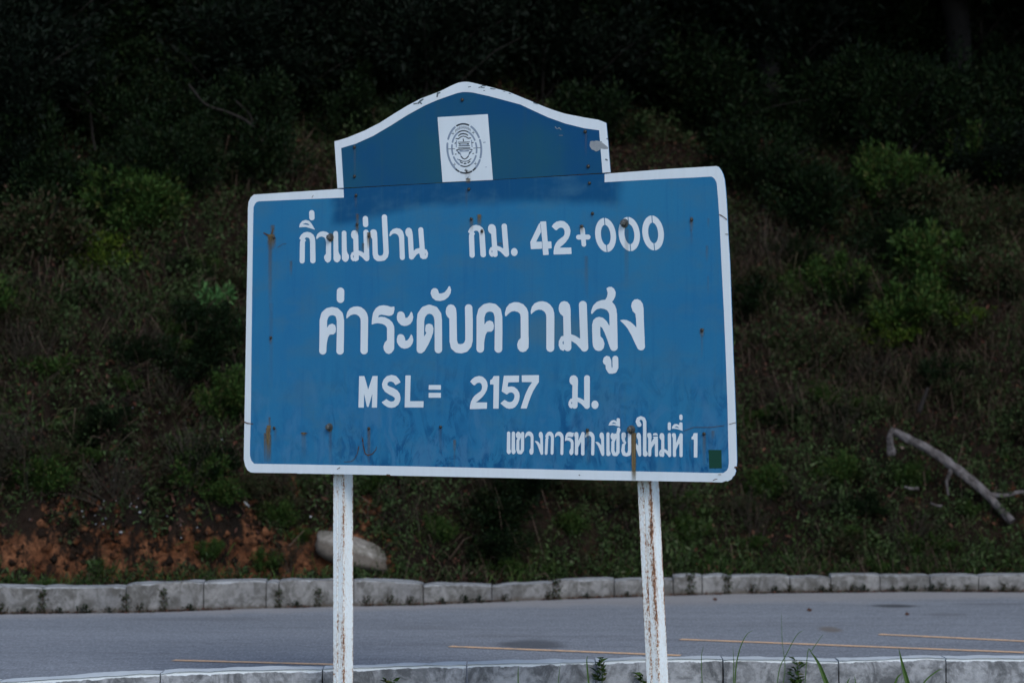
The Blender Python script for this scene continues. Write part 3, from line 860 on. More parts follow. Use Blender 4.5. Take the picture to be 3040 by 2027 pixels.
def where(px, py):
    col = ['at the left picture edge', 'in the left part of the picture', 'near the left edge of the sign', 'above the left shoulder of the sign', 'around the left sign post', 'between the two sign posts', 'beside the right sign post',
           'near the right edge of the sign', 'under or above the fallen branch', 'at the right picture edge']
    if px < 230: c = 0
    elif px < 520: c = 1
    elif px < 730: c = 2
    elif px < 1250: c = 3 if py < 600 else 4
    elif px < 1750: c = 5
    elif px < 2180: c = 6
    elif px < 2450: c = 7
    elif px < 2850: c = 8
    else: c = 9
    t = col[c]
    if c == 5 and py < 600: t = 'above the sign gable'
    if c == 6 and py < 600: t = 'above the right shoulder of the sign'
    if c == 8 and py < 1000: t = 'around the tall green bush'
    elif c == 8: t = 'above the fallen branch' if py < 1290 else 'below the fallen branch'
    return t
used = {}
def put_shrub(kind, px, py, sc, label, group=None, sz=1.0, lift=0.0, name='shrub', cat='shrub', fwd=0.0):
    p = protos[kind]
    if kind not in used: used[kind] = p; o = p
    else: o = copy_tree(p)
    q = bank_hit(px, py)
    o.name = name
    o.location = (q[0], q[1] - fwd, q[2] + lift - 0.03 * sc)
    o.rotation_euler = (random.uniform(-0.1, 0.25), random.uniform(-0.12, 0.12), random.uniform(0, 6.28))
    o.scale = (sc, sc, sc * sz)
    tag(o, label, cat, group)
    return o
put_shrub('mid', 130, 1455, 0.85, 'round bright green bush at left above the orange soil cut')
put_shrub('mid', 600, 1440, 0.85, 'wide green bush left of the sign below its bottom corner')
put_shrub('olive', 120, 760, 1.3, 'olive shrub mass at left below the darkest trees')
put_shrub('mid2', 380, 700, 1.2, 'broad green shrub behind the yellow-green bush left of the sign')
put_shrub('lime', 285, 810, 1.2, 'yellow-green leafy bush standing out of the dark shrubs left of the sign')
put_shrub('sage', 640, 915, 1.0, 'pale green broad-leaved plant just left of the sign edge', name='leafy_plant', cat='plant')
put_shrub('sage', 690, 985, 0.55, 'small pale plant under the broad-leaved one beside the sign edge', name='leafy_plant', cat='plant')
put_shrub('lime', 325, 430, 0.7, 'small lime bush among dark shrubs at upper left')
put_shrub('mid2', 700, 1230, 0.8, 'green bush half hidden behind the left edge of the sign')
put_shrub('dark', 90, 700, 1.0, 'dark shrub at the far left edge above the grassy slope')
put_shrub('mid2', 430, 650, 0.95, 'mid green shrub up the bank left of the sign top corner')
put_shrub('dark2', 250, 640, 1.0, 'dark spreading shrub between the lime bush and the trees at left')
put_shrub('mid2', 2700, 1000, 1.1, 'green shoots at the left foot of the tall green bush')
put_shrub('olive', 2860, 880, 1.2, 'olive shrub at the right foot of the tall green bush')
put_shrub('olive', 2850, 740, 0.95, 'olive shrub at the upper right of the tall green bush')
put_shrub('dark2', 2640, 780, 0.9, 'dark leafy shrub at the upper left of the tall green bush')
put_shrub('olive', 2740, 640, 1.0, 'olive shrub above the tall green bush')
put_shrub('mid2', 2760, 870, 1.1, 'tall green bush on the right half of the bank', sz=1.2)
put_shrub('lime', 2640, 1030, 1.0, 'yellow-green bush low in front of the tall green bush at right')
put_shrub('lime', 2860, 985, 0.95, 'yellow-green bush on the right foot of the tall green bush')
put_shrub('mid2', 2480, 880, 0.9, 'dark green bush between the sign edge and the tall bush')
put_shrub('olive', 2960, 700, 1.0, 'olive green bush near the right edge of the picture')
put_shrub('mid', 2350, 900, 0.85, 'small green bush close beside the right edge of the sign')
put_shrub('mid', 2280, 1470, 0.8, 'green bush low on the bank right of the sign bottom corner')
put_shrub('mid', 2480, 1430, 0.8, 'green bush left of the broken branch stub')
put_shrub('mid', 2700, 1440, 0.62, 'bright green bush under the fallen branch')
put_shrub('mid', 2870, 1530, 0.45, 'small bush below the middle of the fallen branch')
put_shrub('mid', 820, 1560, 0.62, 'green bush left of the pale boulder')
put_shrub('mid', 790, 1690, 0.50, 'low green bush on the kerb left of the boulder')
put_shrub('mid', 300, 1715, 0.42, 'grassy green bush behind the kerb at lower left')
put_shrub('fern', 1660, 1700, 0.7, 'small weed bush rising over the kerb joint between the posts', name='weed', cat='weed')
put_shrub('fern', 1500, 1690, 0.8, 'low fern clump on the kerb between the two posts', name='fern', cat='fern')
put_shrub('fern', 2600, 1690, 0.9, 'low green fern clump behind the kerb at lower right', name='fern', cat='fern')
put_shrub('mid', 1300, 1600, 0.6, 'green bush on the bank right of the boulder')
put_shrub('mid', 1700, 1580, 0.55, 'green bush seen between the posts near the right post')
put_shrub('mid', 2050, 1600, 0.6, 'green bush just right of the right sign post')
put_shrub('mid', 620, 1650, 0.42, 'small bush at the right end of the orange soil cut')
rb = np.random.default_rng(77)
low = [('mid', 0.5), ('olive', 0.7), ('fern', 1.1), ('dark', 0.6), ('brush', 1.0), ('brush2', 1.0), ('olive', 0.6), ('dark2', 0.5), ('brush', 0.8), ('brush2', 0.9)]
for i in range(300):
    if i == 0: nput = 0
    if nput >= 175: break
    px = rb.uniform(-150, 3200); py = rb.uniform(720, 1690)
    if py < 900 and rb.random() < 0.4: continue
    if px < 760 and py > 1490: continue
    if 900 < px < 1180 and 1480 < py < 1700: continue
    if 2600 < px < 3100 and 1280 < py < 1560: continue
    k, s = low[rb.integers(len(low))]
    nput += 1
    if py > 1400 and px > 1900 and k.startswith('brush') and rb.random() < 0.6: k, s = 'fern', 1.0
    kn = {'mid': 'bright green bushy shrub', 'olive': 'olive green loose shrub', 'fern': 'low ferny green plant', 'dark': 'dark green loose shrub', 'dark2': 'dark green spreading shrub', 'brush': 'upright twiggy brown brush', 'brush2': 'spreading twiggy brown brush'}[k]
    s = s * rb.uniform(0.7, 1.4)
    side = 'left of the sign' if px < 730 else ('right of the sign' if px > 2180 else 'under the sign')
    if 730 < px < 2180 and py < 1380: continue
    hgt_ = 'low' if py > 1500 else ('half way up' if py > 1200 else 'high')
    put_shrub(k, px, py, s, '%s %s on the bank, %s' % (kn, 'low' if py > 1500 else ('below mid-height' if py > 1250 else ('at mid-height' if py > 1000 else 'high')), where(px, py)), 'small shrubs scattered over the bank', sz=rb.uniform(0.6, 1.0), lift=-0.04)
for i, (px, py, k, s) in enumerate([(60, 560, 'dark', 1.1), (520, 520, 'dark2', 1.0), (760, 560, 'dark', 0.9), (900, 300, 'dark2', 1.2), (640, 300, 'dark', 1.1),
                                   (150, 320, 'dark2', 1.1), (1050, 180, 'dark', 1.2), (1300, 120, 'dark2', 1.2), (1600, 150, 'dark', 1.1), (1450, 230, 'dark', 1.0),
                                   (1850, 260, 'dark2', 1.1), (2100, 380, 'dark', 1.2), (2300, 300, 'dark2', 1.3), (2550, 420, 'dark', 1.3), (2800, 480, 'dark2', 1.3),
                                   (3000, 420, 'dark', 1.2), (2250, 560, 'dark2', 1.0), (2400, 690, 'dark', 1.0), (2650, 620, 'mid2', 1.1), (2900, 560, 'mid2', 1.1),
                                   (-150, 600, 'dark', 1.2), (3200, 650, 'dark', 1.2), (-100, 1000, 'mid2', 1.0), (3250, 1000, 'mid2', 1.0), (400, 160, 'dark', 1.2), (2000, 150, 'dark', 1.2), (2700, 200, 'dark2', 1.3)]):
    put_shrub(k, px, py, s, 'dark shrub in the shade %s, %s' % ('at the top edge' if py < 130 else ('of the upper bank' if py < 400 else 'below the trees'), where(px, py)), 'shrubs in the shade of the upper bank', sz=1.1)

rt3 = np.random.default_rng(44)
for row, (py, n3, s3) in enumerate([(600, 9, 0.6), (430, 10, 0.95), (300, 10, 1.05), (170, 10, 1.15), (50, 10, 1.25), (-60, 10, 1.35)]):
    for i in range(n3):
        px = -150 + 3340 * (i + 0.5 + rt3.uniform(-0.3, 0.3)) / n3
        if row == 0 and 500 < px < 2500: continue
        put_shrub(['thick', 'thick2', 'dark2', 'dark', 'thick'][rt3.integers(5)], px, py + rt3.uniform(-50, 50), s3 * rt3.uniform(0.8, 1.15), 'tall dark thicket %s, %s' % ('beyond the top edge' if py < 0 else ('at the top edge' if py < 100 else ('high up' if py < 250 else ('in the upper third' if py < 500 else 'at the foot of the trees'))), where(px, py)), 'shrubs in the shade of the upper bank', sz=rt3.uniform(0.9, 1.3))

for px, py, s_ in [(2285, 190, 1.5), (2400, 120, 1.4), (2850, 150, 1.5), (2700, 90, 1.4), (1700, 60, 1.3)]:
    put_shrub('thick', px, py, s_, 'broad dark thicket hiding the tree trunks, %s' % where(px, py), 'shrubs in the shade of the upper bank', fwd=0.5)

# ---- trees above, overhanging the cut
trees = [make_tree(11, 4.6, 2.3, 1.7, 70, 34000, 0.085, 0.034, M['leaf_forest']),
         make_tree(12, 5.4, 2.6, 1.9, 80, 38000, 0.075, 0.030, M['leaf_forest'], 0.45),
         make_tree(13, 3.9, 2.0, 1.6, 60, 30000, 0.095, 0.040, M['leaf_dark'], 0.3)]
spots = [(-5.4, 23.6, 0, 1.0), (-3.3, 23.9, 1, 0.9), (-1.3, 23.8, 2, 1.1), (0.6, 24.2, 0, 1.0), (2.4, 24.0, 1, 0.9), (4.3, 24.4, 2, 1.15), (6.3, 24.0, 0, 1.0),
         (-6.6, 25.6, 1, 1.3), (-4.3, 26.0, 0, 1.45), (-2.2, 25.8, 1, 1.3), (0.0, 26.2, 2, 1.7), (2.1, 25.9, 0, 1.45), (4.4, 26.2, 1, 1.3), (6.9, 25.8, 2, 1.6),
         (-8.0, 24.0, 2, 1.3), (8.4, 24.5, 1, 1.2), (-9.5, 25, 0, 1.4), (10.5, 25.5, 0, 1.4)]
spots += [(x, 24.6 + 0.35 * ((i * 7) % 3), i % 3, 1.75) for i, x in enumerate([-7.6, -5.2, -2.9, -0.5, 1.8, 4.0, 6.4, 8.8])]  # added trees: crowns out of view block the sky over the upper bank
tl = ['leftmost front-row dark tree leaning over the bank top', 'second front-row dark tree from the left on the bank top', 'dark tree rising behind the left shoulder of the sign gable',
      'dark tree rising behind the peak of the sign gable', 'dark tree above the right shoulder of the sign', 'dark tree above the tall green bush at right', 'rightmost front-row dark tree leaning over the bank top']
tu = set()
for i, (x, y, k, s) in enumerate(spots):
    o = trees[k] if k not in tu else copy_tree(trees[k]); tu.add(k)
    o.location = (x, y, float(bank_z(x, y)) - 0.1)
    if i >= 18: o.location = (x, y + 0.9, float(bank_z(x, y + 0.9)) - 0.1)
    o.rotation_euler = (0, 0, random.uniform(-0.5, 0.5)); o.scale = (s, s, s) if i < 18 else (s * 1.1, s * 1.5, s * 0.95)
    if i < 7: tag(o, tl[i], 'tree', 'trees along the top of the bank')
    elif i >= 18: tag(o, 'tall added forest tree, its unseen crown hung over the cut to shade the bank', 'tree', 'added trees shading the bank from above')
    else: tag(o, 'dark forest tree standing deep behind the front row', 'tree', 'forest trees behind the front row')

# thin bare saplings in front of the dark
def stem_thing(name, pxpts, r, label, cat, group=None, lift=0.3, mat='twig', sub=None):
    q0 = bank_hit(*pxpts[-1]); depth = q0[1] - lift
    pts = []
    for (a, b) in pxpts:
        d = ray(a, b); pts.append(d / d[1] * depth + np.array([0, 0, CAM_H]))
    pp = smooth_path([tuple(p) for p in pts])
    mb = MB(); mb.tube(pp, list(np.linspace(r * 0.6, r, len(pp))), 7, 0.15, random.Random(len(label)))
    o = mb.build(name, M[mat], None, True)
    return tag(o, label, cat, group)
stem_thing('bare_stem', [(25, 200), (30, 290), (55, 360), (90, 415), (135, 430)], 0.014, 'curved bare stem at the upper left edge', 'branch')
stem_thing('bare_stem', [(180, 210), (190, 300), (235, 330), (262, 300), (275, 400), (285, 460)], 0.012, 'kinked bare stem hanging left of the lime bush', 'branch')
stem_thing('bare_stem', [(560, 250), (610, 310), (680, 335), (745, 370), (790, 440)], 0.015, 'arching bare branch up left of the sign gable', 'branch')
stem_thing('bare_stem', [(700, 300), (745, 345), (740, 385), (715, 410)], 0.010, 'short forked bare twig beside the arching branch', 'branch')
stem_thing('bare_stem', [(1900, 20), (2040, 75), (2110, 120), (2150, 145), (2190, 140)], 0.013, 'thin bare branch in the dark above the right of the sign', 'branch')
stem_thing('bare_stem', [(2755, 1150), (2740, 1190), (2728, 1225)], 0.022, 'short broken stick hanging above the fallen branch', 'branch', mat='twig')

# ------------------------------------------------------------------ fallen branch, boulder, stones
def fallen():
    q = bank_hit(2830, 1420); dep = q[1] - 0.25
    def at(a, b, dd=0.0):
        d = ray(a, b); return tuple(d / d[1] * (dep - dd) + np.array([0, 0, CAM_H]))
    rn = random.Random(4)
    root = empty('fallen_branch', at(2990, 1535)); o0 = np.array(root.location)
    def rel(p): return tuple(np.array(p) - o0)
    mb = MB()
    pts = [at(2655, 1282, -0.1), at(2710, 1309), at(2771, 1342), at(2826, 1381), at(2876, 1420), at(2915, 1453), at(2953, 1492), at(3005, 1548, 0.1)]
    pp = [rel(p) for p in smooth_path(pts)]
    mb.tube(pp, list(0.030 + 0.008 * np.sin(np.linspace(0.3, 2.8, len(pp)))), 10, 0.13, rn)
    mb.build('trunk', M['log'], root)
    mb = MB(); pts = [at(2942, 1468), at(2985, 1470), at(3030, 1460), at(3100, 1466), at(3160, 1450)]
    pp = [rel(p) for p in smooth_path(pts)]
    mb.tube(pp, list(np.linspace(0.022, 0.010, len(pp))), 8, 0.15, rn); mb.build('side_branch', M['log'], root)
    mb = MB(); pts = [at(2652, 1270), at(2642, 1290), at(2645, 1320), at(2648, 1352)]
    pp = [rel(p) for p in smooth_path(pts)]
    mb.tube(pp, list(np.linspace(0.018, 0.034, len(pp))), 8, 0.25, rn); mb.build('broken_stub', M['log'], root)
    mb = MB(); pts = [at(2826, 1390), at(2810, 1430), at(2815, 1470)]
    mb.tube([rel(p) for p in pts], [0.020, 0.014, 0.008], 7, 0.15, rn); mb.build('side_branch', M['log'], root)
    tag(root, 'bleached fallen branch bent down the bank at right', 'fallen branch')
nn = NT('log_bark')
nf = nn.noise(nn.mapping(nn.coord(), (9, 9, 9)), 1.0, 5, 0.7)
nn.out(nn.ramp(nf, [(0.35, (0.035, 0.03, 0.028)), (0.5, (0.09, 0.08, 0.078)), (0.7, (0.17, 0.156, 0.155))]), 0.85, 0.2); nn.bump(nf, 0.8, 0.01)
M['log'] = nn.m
fallen()
stem_thing('stick', [(2685, 1444), (2705, 1450), (2727, 1449)], 0.016, 'small pale stick lying below the broken stub', 'stick', lift=0.12, mat='log')
stem_thing('stick', [(2762, 1492), (2780, 1500), (2796, 1502)], 0.014, 'small pale stick lying below the middle of the fallen branch', 'stick', lift=0.12, mat='log')

def rock(name, seed, rx, ry, rz, mat, sub=3, rough=0.25, tilt=0.0):
    import bmesh
    bm = bmesh.new(); bmesh.ops.create_icosphere(bm, subdivisions=sub, radius=1.0)
    V = np.array([v.co[:] for v in bm.verts])
    n1 = fbm(V[:, 0] * 1.3 + seed, V[:, 1] * 1.3 + V[:, 2] * 1.7 + seed, seed, 4) - 0.5
    n2 = fbm(V[:, 0] * 4 + seed, V[:, 2] * 4 + V[:, 1] * 3 + seed, seed + 9, 3) - 0.5
    V = V * (1 + rough * 2 * n1 + rough * 0.6 * n2)[:, None]
    V = np.sign(V) * np.abs(V) ** 0.9
    if sub > 3:                                          # flat broken facets and a split
        for nx_, ny_, nz_, c_ in [(0.5, -0.6, 0.62, 0.80), (-0.7, -0.5, 0.5, 0.82), (0.1, -0.95, 0.25, 0.74), (0.8, -0.2, 0.5, 0.86), (0.0, -0.3, 0.95, 0.78)]:
            nn_ = np.array([nx_, ny_, nz_]); nn_ = nn_ / np.linalg.norm(nn_)
            ex_ = np.maximum(V @ nn_ - c_, 0); V = V - ex_[:, None] * nn_ * 0.85
    V = V * np.array([rx, ry, rz])
    faces = [tuple(v.index for v in f_.verts) for f_ in bm.faces]; bm.free()
    o = make_obj(name, V, faces, mat, smooth=(sub > 2))
    o.rotation_euler = (0, tilt, 0)
    return o
q = bank_hit(1045, 1665)
b = rock('boulder', 5, 0.30, 0.20, 0.125, M['boulder'], 4, 0.24, 0.30)
b.location = (q[0], q[1] - 0.05, q[2] + 0.07)
tag(b, 'long pale boulder lying on the bank behind the left sign post', 'boulder')

sp = []
for (x, y, s) in [(760,670,32),(770,722,26),(720,702,18),(975,737,24),(885,787,14),(955,787,17),(1115,865,42),(1370,760,26),(1290,680,30),(1195,625,20),(1260,632,16),
                  (1070,577,24),(1120,532,20),(1090,553,15),(1150,515,16),(1050,385,18),(1130,430,14),(1185,455,18),(1095,370,14),(1490,755,16),(1535,885,24),(1668,915,20),
                  (1815,820,18),(2040,345,26),(2130,460,32),(280,745,16),(670,60,20),(1260,45,24),(1135,315,20),(930,650,14),(880,710,14),(1380,702,18),(1275,552,15),
                  (1540,715,22),(2085,430,16),(1665,800,18),(1210,600,14),(1060,490,14),(840,660,14),(960,575,12)]:
    sp.append((x * 0.3231, 1300 + y * 0.3231, s * 0.3231))
sp += [(923, 1533, 11), (913, 1487, 6), (1404, 1510, 8), (395, 1210, 7), (425, 1222, 6), (235, 1255, 6), (270, 1195, 6), (475, 1225, 6), (480, 1255, 7), (660, 1305, 7), (410, 1315, 7)]
stone_meshes = {}
for i, (px, py, s) in enumerate(sp):
    q = bank_hit(px, py)
    r = max(0.006, s * 0.42 * q[1] / F)
    key = i % 5
    if key not in stone_meshes:
        o = rock('stone', 20 + key, 1.0, 0.8, 0.7, M['stone'], 2, 0.25); stone_meshes[key] = o.data
    else:
        o = bpy.data.objects.new('stone', stone_meshes[key]); C.objects.link(o)
    o.scale = (r, r, r); o.location = (q[0], q[1] - r * 0.8 - 0.02, q[2] + r * 0.1)
    o.rotation_euler = (random.uniform(-.5, .5), random.uniform(-.5, .5), random.uniform(0, 6))
    tag(o, 'small pale stone scattered on the bank left of the sign', 'stone', 'pale stones scattered on the bank')
o = bpy.data.objects.new('stone', stone_meshes[0]); C.objects.link(o)
q = bank_hit(733, 1498); o.location = (q[0], q[1] - 0.05, q[2] + .01); o.scale = (0.034, 0.014, 0.012); o.rotation_euler = (0, 0.8, 0)
tag(o, 'white elongated stone under the lower left corner of the sign', 'stone')
for (px, py, r, lb) in [(234, 1809, .034, 'white broken concrete lump at the kerb foot, leftmost one'), (716, 1802, .034, 'white concrete lump at the kerb foot, left of the left post'),
                        (425, 1816, .014, 'tiny white pebble on the road at the kerb foot')]:
    o = bpy.data.objects.new('stone', stone_meshes[2]); C.objects.link(o)
    q = ground(px, py); o.location = (q[0], q[1] - 0.02, r * 0.45); o.scale = (r, r * .7, r * .6); tag(o, lb, 'stone')
for (px, py, r, lb) in [(2255, 1757, .03, 'pale pebble on the road edge right of the right post'), (2115, 1783, .02, 'orange leaf on the road beside the right post'),
                        (2394, 1815, .022, 'red-brown dead leaf on the road right of the sign'), (2685, 1827, .02, 'orange dead leaf on the road at far right')]:
    q = ground(px, py)
    if 'pebble' in lb:
        o = bpy.data.objects.new('stone', stone_meshes[1]); C.objects.link(o); o.location = (q[0], q[1], r * .4); o.scale = (r, r * .7, r * .5); tag(o, lb, 'stone')
    else:
        V, Fc = leaves(np.array([[0, 0, 0.012]]), np.array([[1.0, 0.4, 0.05]]), np.array([r * 2.4]), np.array([r * 1.5]), np.random.default_rng(3), 0.08)
        o = make_obj('fallen_leaf', V, Fc, M['litter']); o.location = q; tag(o, lb, 'leaf')

# weeds growing along the foot and joints of the far kerb
def make_weed(seed, n, h, mat):
    rg = np.random.default_rng(seed)
    u = rg.uniform(0, 1, n)
    P = np.stack([rg.normal(0, 0.030, n) * (1.2 - 0.6 * u), -np.abs(rg.normal(0, 0.018, n)), u ** 1.4 * h], 1)
    V, Fc = leaves(P, rg.normal(size=(n, 3)) * 0.6 + np.array([0, -0.25, 0.6]), rg.uniform(0.018, 0.04, n), rg.uniform(0.008, 0.015, n), rg)
    return make_obj('weed', V, Fc, mat)
wp = [make_weed(1, 80, 0.16, M['cover']), make_weed(2, 50, 0.07, M['cover']), make_weed(3, 45, 0.05, M['leaf_dark'])]
wu = set()
wl = [(128, 0, 'leafy weed filling the leftmost kerb joint'), (374, 0, 'leafy weed filling the second kerb joint from the left'), (418, 1, 'small weed at the foot of the third kerb stone'),
      (486, 0, 'brownish weed against the middle of a kerb stone left of the left post'), (5, 1, 'weed at the kerb foot on the left picture edge'), (828, 0, 'weed in the kerb joint left of the left post'),
      (945, 0, 'tall weed against the kerb just left of the left post'), (1090, 1, 'green weed against the kerb just right of the left post'), (1160, 1, 'dry weed at the kerb foot, second right of the left post'),
      (1218, 1, 'green weed at the kerb foot left of the next joint'), (1500, 1, 'green weed against the kerb midway between the posts'), (1655, 0, 'weed in the kerb joint left of the right post'),
      (1630, 1, 'dark weed at the foot of that joint'), (2052, 0, 'leafy weed against the kerb right of the right post'), (2160, 0, 'weed in the kerb joint right of the right post'), (2235, 1, 'sprawling weed at the kerb foot')]
for px, k, lb in wl:
    o = wp[k] if k not in wu else wp[k].copy()
    if k in wu: C.objects.link(o)
    wu.add(k)
    q = ground(px, np.interp(px, [p[0] for p in far_px], [p[1] for p in far_px]))
    o.location = (q[0], far_y(q[0]) - 0.004, 0.0); o.scale = (1, 1, random.uniform(0.8, 1.1))
    tag(o, lb, 'weed', 'weeds along the far kerb')
for px in [70, 176, 251, 323, 563, 880, 1310, 1380, 1420, 1740, 1860, 2300, 2345, 2440, 2470, 2530, 2560, 2650, 2690, 2720, 2765, 2795, 2830, 2870, 2930, 2980, 3010]:
    k = 2 if px < 2200 else random.choice([1, 2])
    o = wp[k].copy() if k in wu else wp[k]
    if k in wu: C.objects.link(o)
    wu.add(k)
    q = ground(px, np.interp(px, [p[0] for p in far_px], [p[1] for p in far_px]))
    s = random.uniform(0.7, 1.1)
    o.location = (q[0], far_y(q[0]) - 0.004, 0.0); o.scale = (s, s, s); o.rotation_euler = (0, 0, random.uniform(-.4, .4))
    tag(o, 'small dark tuft of weed at the foot of the far kerb', 'weed', 'weeds along the far kerb')

# ------------------------------------------------------------------ the sign
sign = empty('road_sign', tuple(A0), -THETA)
tag(sign, 'large blue and white road sign with Thai lettering on two rusty white posts', 'sign')

def plate(name, pts, mat, parent, off, thick, backmat=None):
    """polygon traced on the board plane -> a sheet with real thickness"""
    fr = [plane_hit(x, y) for x, y in pts]
    tri = tessellate_polygon([[Vector((p[0], p[2], 0)) for p in fr]])
    n = len(fr)
    V = [(p[0], -off, p[2]) for p in fr] + [(p[0], -off + thick, p[2]) for p in fr]
    def orient(t):
        a, b_, c = (np.array(V[i]) for i in t)
        return t if np.cross(b_ - a, c - a)[1] < 0 else (t[0], t[2], t[1])
    tri = [orient(tuple(t)) for t in tri]
    Fc = [t for t in tri] + [(t[0]+n, t[2]+n, t[1]+n) for t in tri]
    area = sum(fr[i][0] * fr[(i+1) % n][2] - fr[(i+1) % n][0] * fr[i][2] for i in range(n))
    for i in range(n):
        j = (i + 1) % n
        Fc.append((i, j, j + n, i + n) if area < 0 else (j, i, i + n, j + n))
    return make_obj(name, V, Fc, mat, parent)

low_out = [(1003, 561.5), (754, 578), (745, 586), (738, 600), (736, 622), (735, 760), (732, 905), (729, 1080), (726, 1246), (725, 1300), (724, 1362), (728, 1382), (735, 1395), (745, 1401.5), (754, 1402.5),
           (880, 1404), (886, 1405.5), (900, 1405), (1060, 1408), (1155, 1409.5), (1160, 1411), (1240, 1412.5), (1500, 1418), (1760, 1424), (1960, 1427.5), (2100, 1430), (2143, 1431.5), (2155, 1427), (2160, 1428), (2172, 1422), (2176, 1414), (2181, 1410),
           (2185, 1398), (2183, 1392), (2187, 1384), (2188, 1368), (2186, 1300), (2183, 1205), (2180, 1130), (2177, 1060), (2172, 920), (2167, 780), (2162, 700), (2158, 615), (2155, 570), (2151, 532), (2147, 519), (2143, 509), (2134, 496), (2127, 493.5), (1990, 501.5), (1813, 515)]
low_in = [(1795, 517.5), (1795, 541.5), (1870, 537), (1980, 531), (2060, 527.5), (2111, 524.5), (2117, 527), (2122, 532), (2126, 539), (2128, 545), (2132, 590), (2136, 650), (2142, 780), (2149, 920), (2155, 1060), (2160, 1205), (2162, 1300), (2164, 1375), (2162, 1388), (2158, 1396), (2148, 1403), (2130, 1403.5),
          (1960, 1400), (1760, 1396), (1500, 1390), (1240, 1384), (1000, 1380), (860, 1377.5), (760, 1376), (754, 1375.5), (746, 1366), (742, 1352), (742, 1330), (744, 1257), (745, 1200), (747, 1000), (750, 760), (752, 640), (753, 615), (757, 606), (762, 600), (769, 598), (880, 593), (1021, 587), (1020, 562.5)]
gab_out = [(993, 420), (1009, 416), (1032, 409), (1083, 388), (1128, 365), (1172, 337), (1210, 314), (1248, 294), (1307, 271.5), (1340, 255), (1350, 250.5), (1360, 246.5), (1370, 244.5), (1380, 243.5), (1391, 244), (1402, 246), (1452, 258), (1509, 273), (1565, 296), (1615, 317), (1645, 328), (1677, 338), (1733, 349), (1775, 356), (1788, 360.5), (1800, 366), (1806, 430), (1809, 470), (1812.5, 512), (1420, 536.5), (1002, 559)]
gab_in = [(1020, 558), (1013, 440), (1057, 427), (1108, 404), (1159, 374), (1210, 342), (1261, 314), (1300, 297), (1340, 283), (1358, 277), (1374, 274), (1388, 274), (1402, 275), (1452, 286), (1545, 311), (1579, 327), (1627, 349), (1677, 367), (1733, 381), (1779, 387.5), (1783, 440), (1789, 513.4)]
panel = plate('lower_panel', low_out, M['blue'], sign, 0.0, 0.004)
gable = plate('gable_panel', gab_out, M['blue_gable'], sign, 0.0, 0.004)
plate('border', low_out + low_in, M['white'], panel, 0.0006, 0.0004)
gidx = gab_out[:-2]
plate('border', [gab_out[-1]] + gidx + gab_in[::-1], M['white'], gable, 0.0006, 0.0004)

# --- lettering: signed distance shapes -> marching squares
def seg_dist(X, Y, x0, y0, x1, y1):
    dx, dy = x1 - x0, y1 - y0
    L2 = dx * dx + dy * dy + 1e-9
    t = np.clip(((X - x0) * dx + (Y - y0) * dy) / L2, 0, 1)
    return np.hypot(X - (x0 + t * dx), Y - (y0 + t * dy)), t
def sd_shape(X, Y, sh):
    kind = sh[0]
    if kind == 'S':
        d = np.full(X.shape, 1e9)
        p = sh[1]
        for a, b_ in zip(p[:-1], p[1:]):
            q, t = seg_dist(X, Y, a[0], a[1], b_[0], b_[1])
            d = np.minimum(d, q - (a[2] + (b_[2] - a[2]) * t))
        return d
    if kind in 'PH':
        p = sh[1]; d = np.full(X.shape, 1e9); ins = np.zeros(X.shape, bool)
        for i in range(len(p)):
            x0, y0 = p[i]; x1, y1 = p[(i + 1) % len(p)]
            q, t = seg_dist(X, Y, x0, y0, x1, y1); d = np.minimum(d, q)
            if y0 != y1:
                c = ((y0 > Y) != (y1 > Y)) & (X < (x1 - x0) * (Y - y0) / (y1 - y0) + x0)
                ins ^= c
        return np.where(ins, -d, d)
    if kind in 'EF':           # ellipse (centre, ex, ey); F = cut
        cx, cy, exx, exy, eyx, eyy = sh[1]
        det = exx * eyy - exy * eyx
        u = ((X - cx) * eyy - (Y - cy) * eyx) / det; v_ = (-(X - cx) * exy + (Y - cy) * exx) / det
        return (np.hypot(u, v_) - 1) * min(math.hypot(exx, exy), math.hypot(eyx, eyy))
    if kind == 'K':            # cut stroke
        return sd_shape(X, Y, ('S', sh[1]))

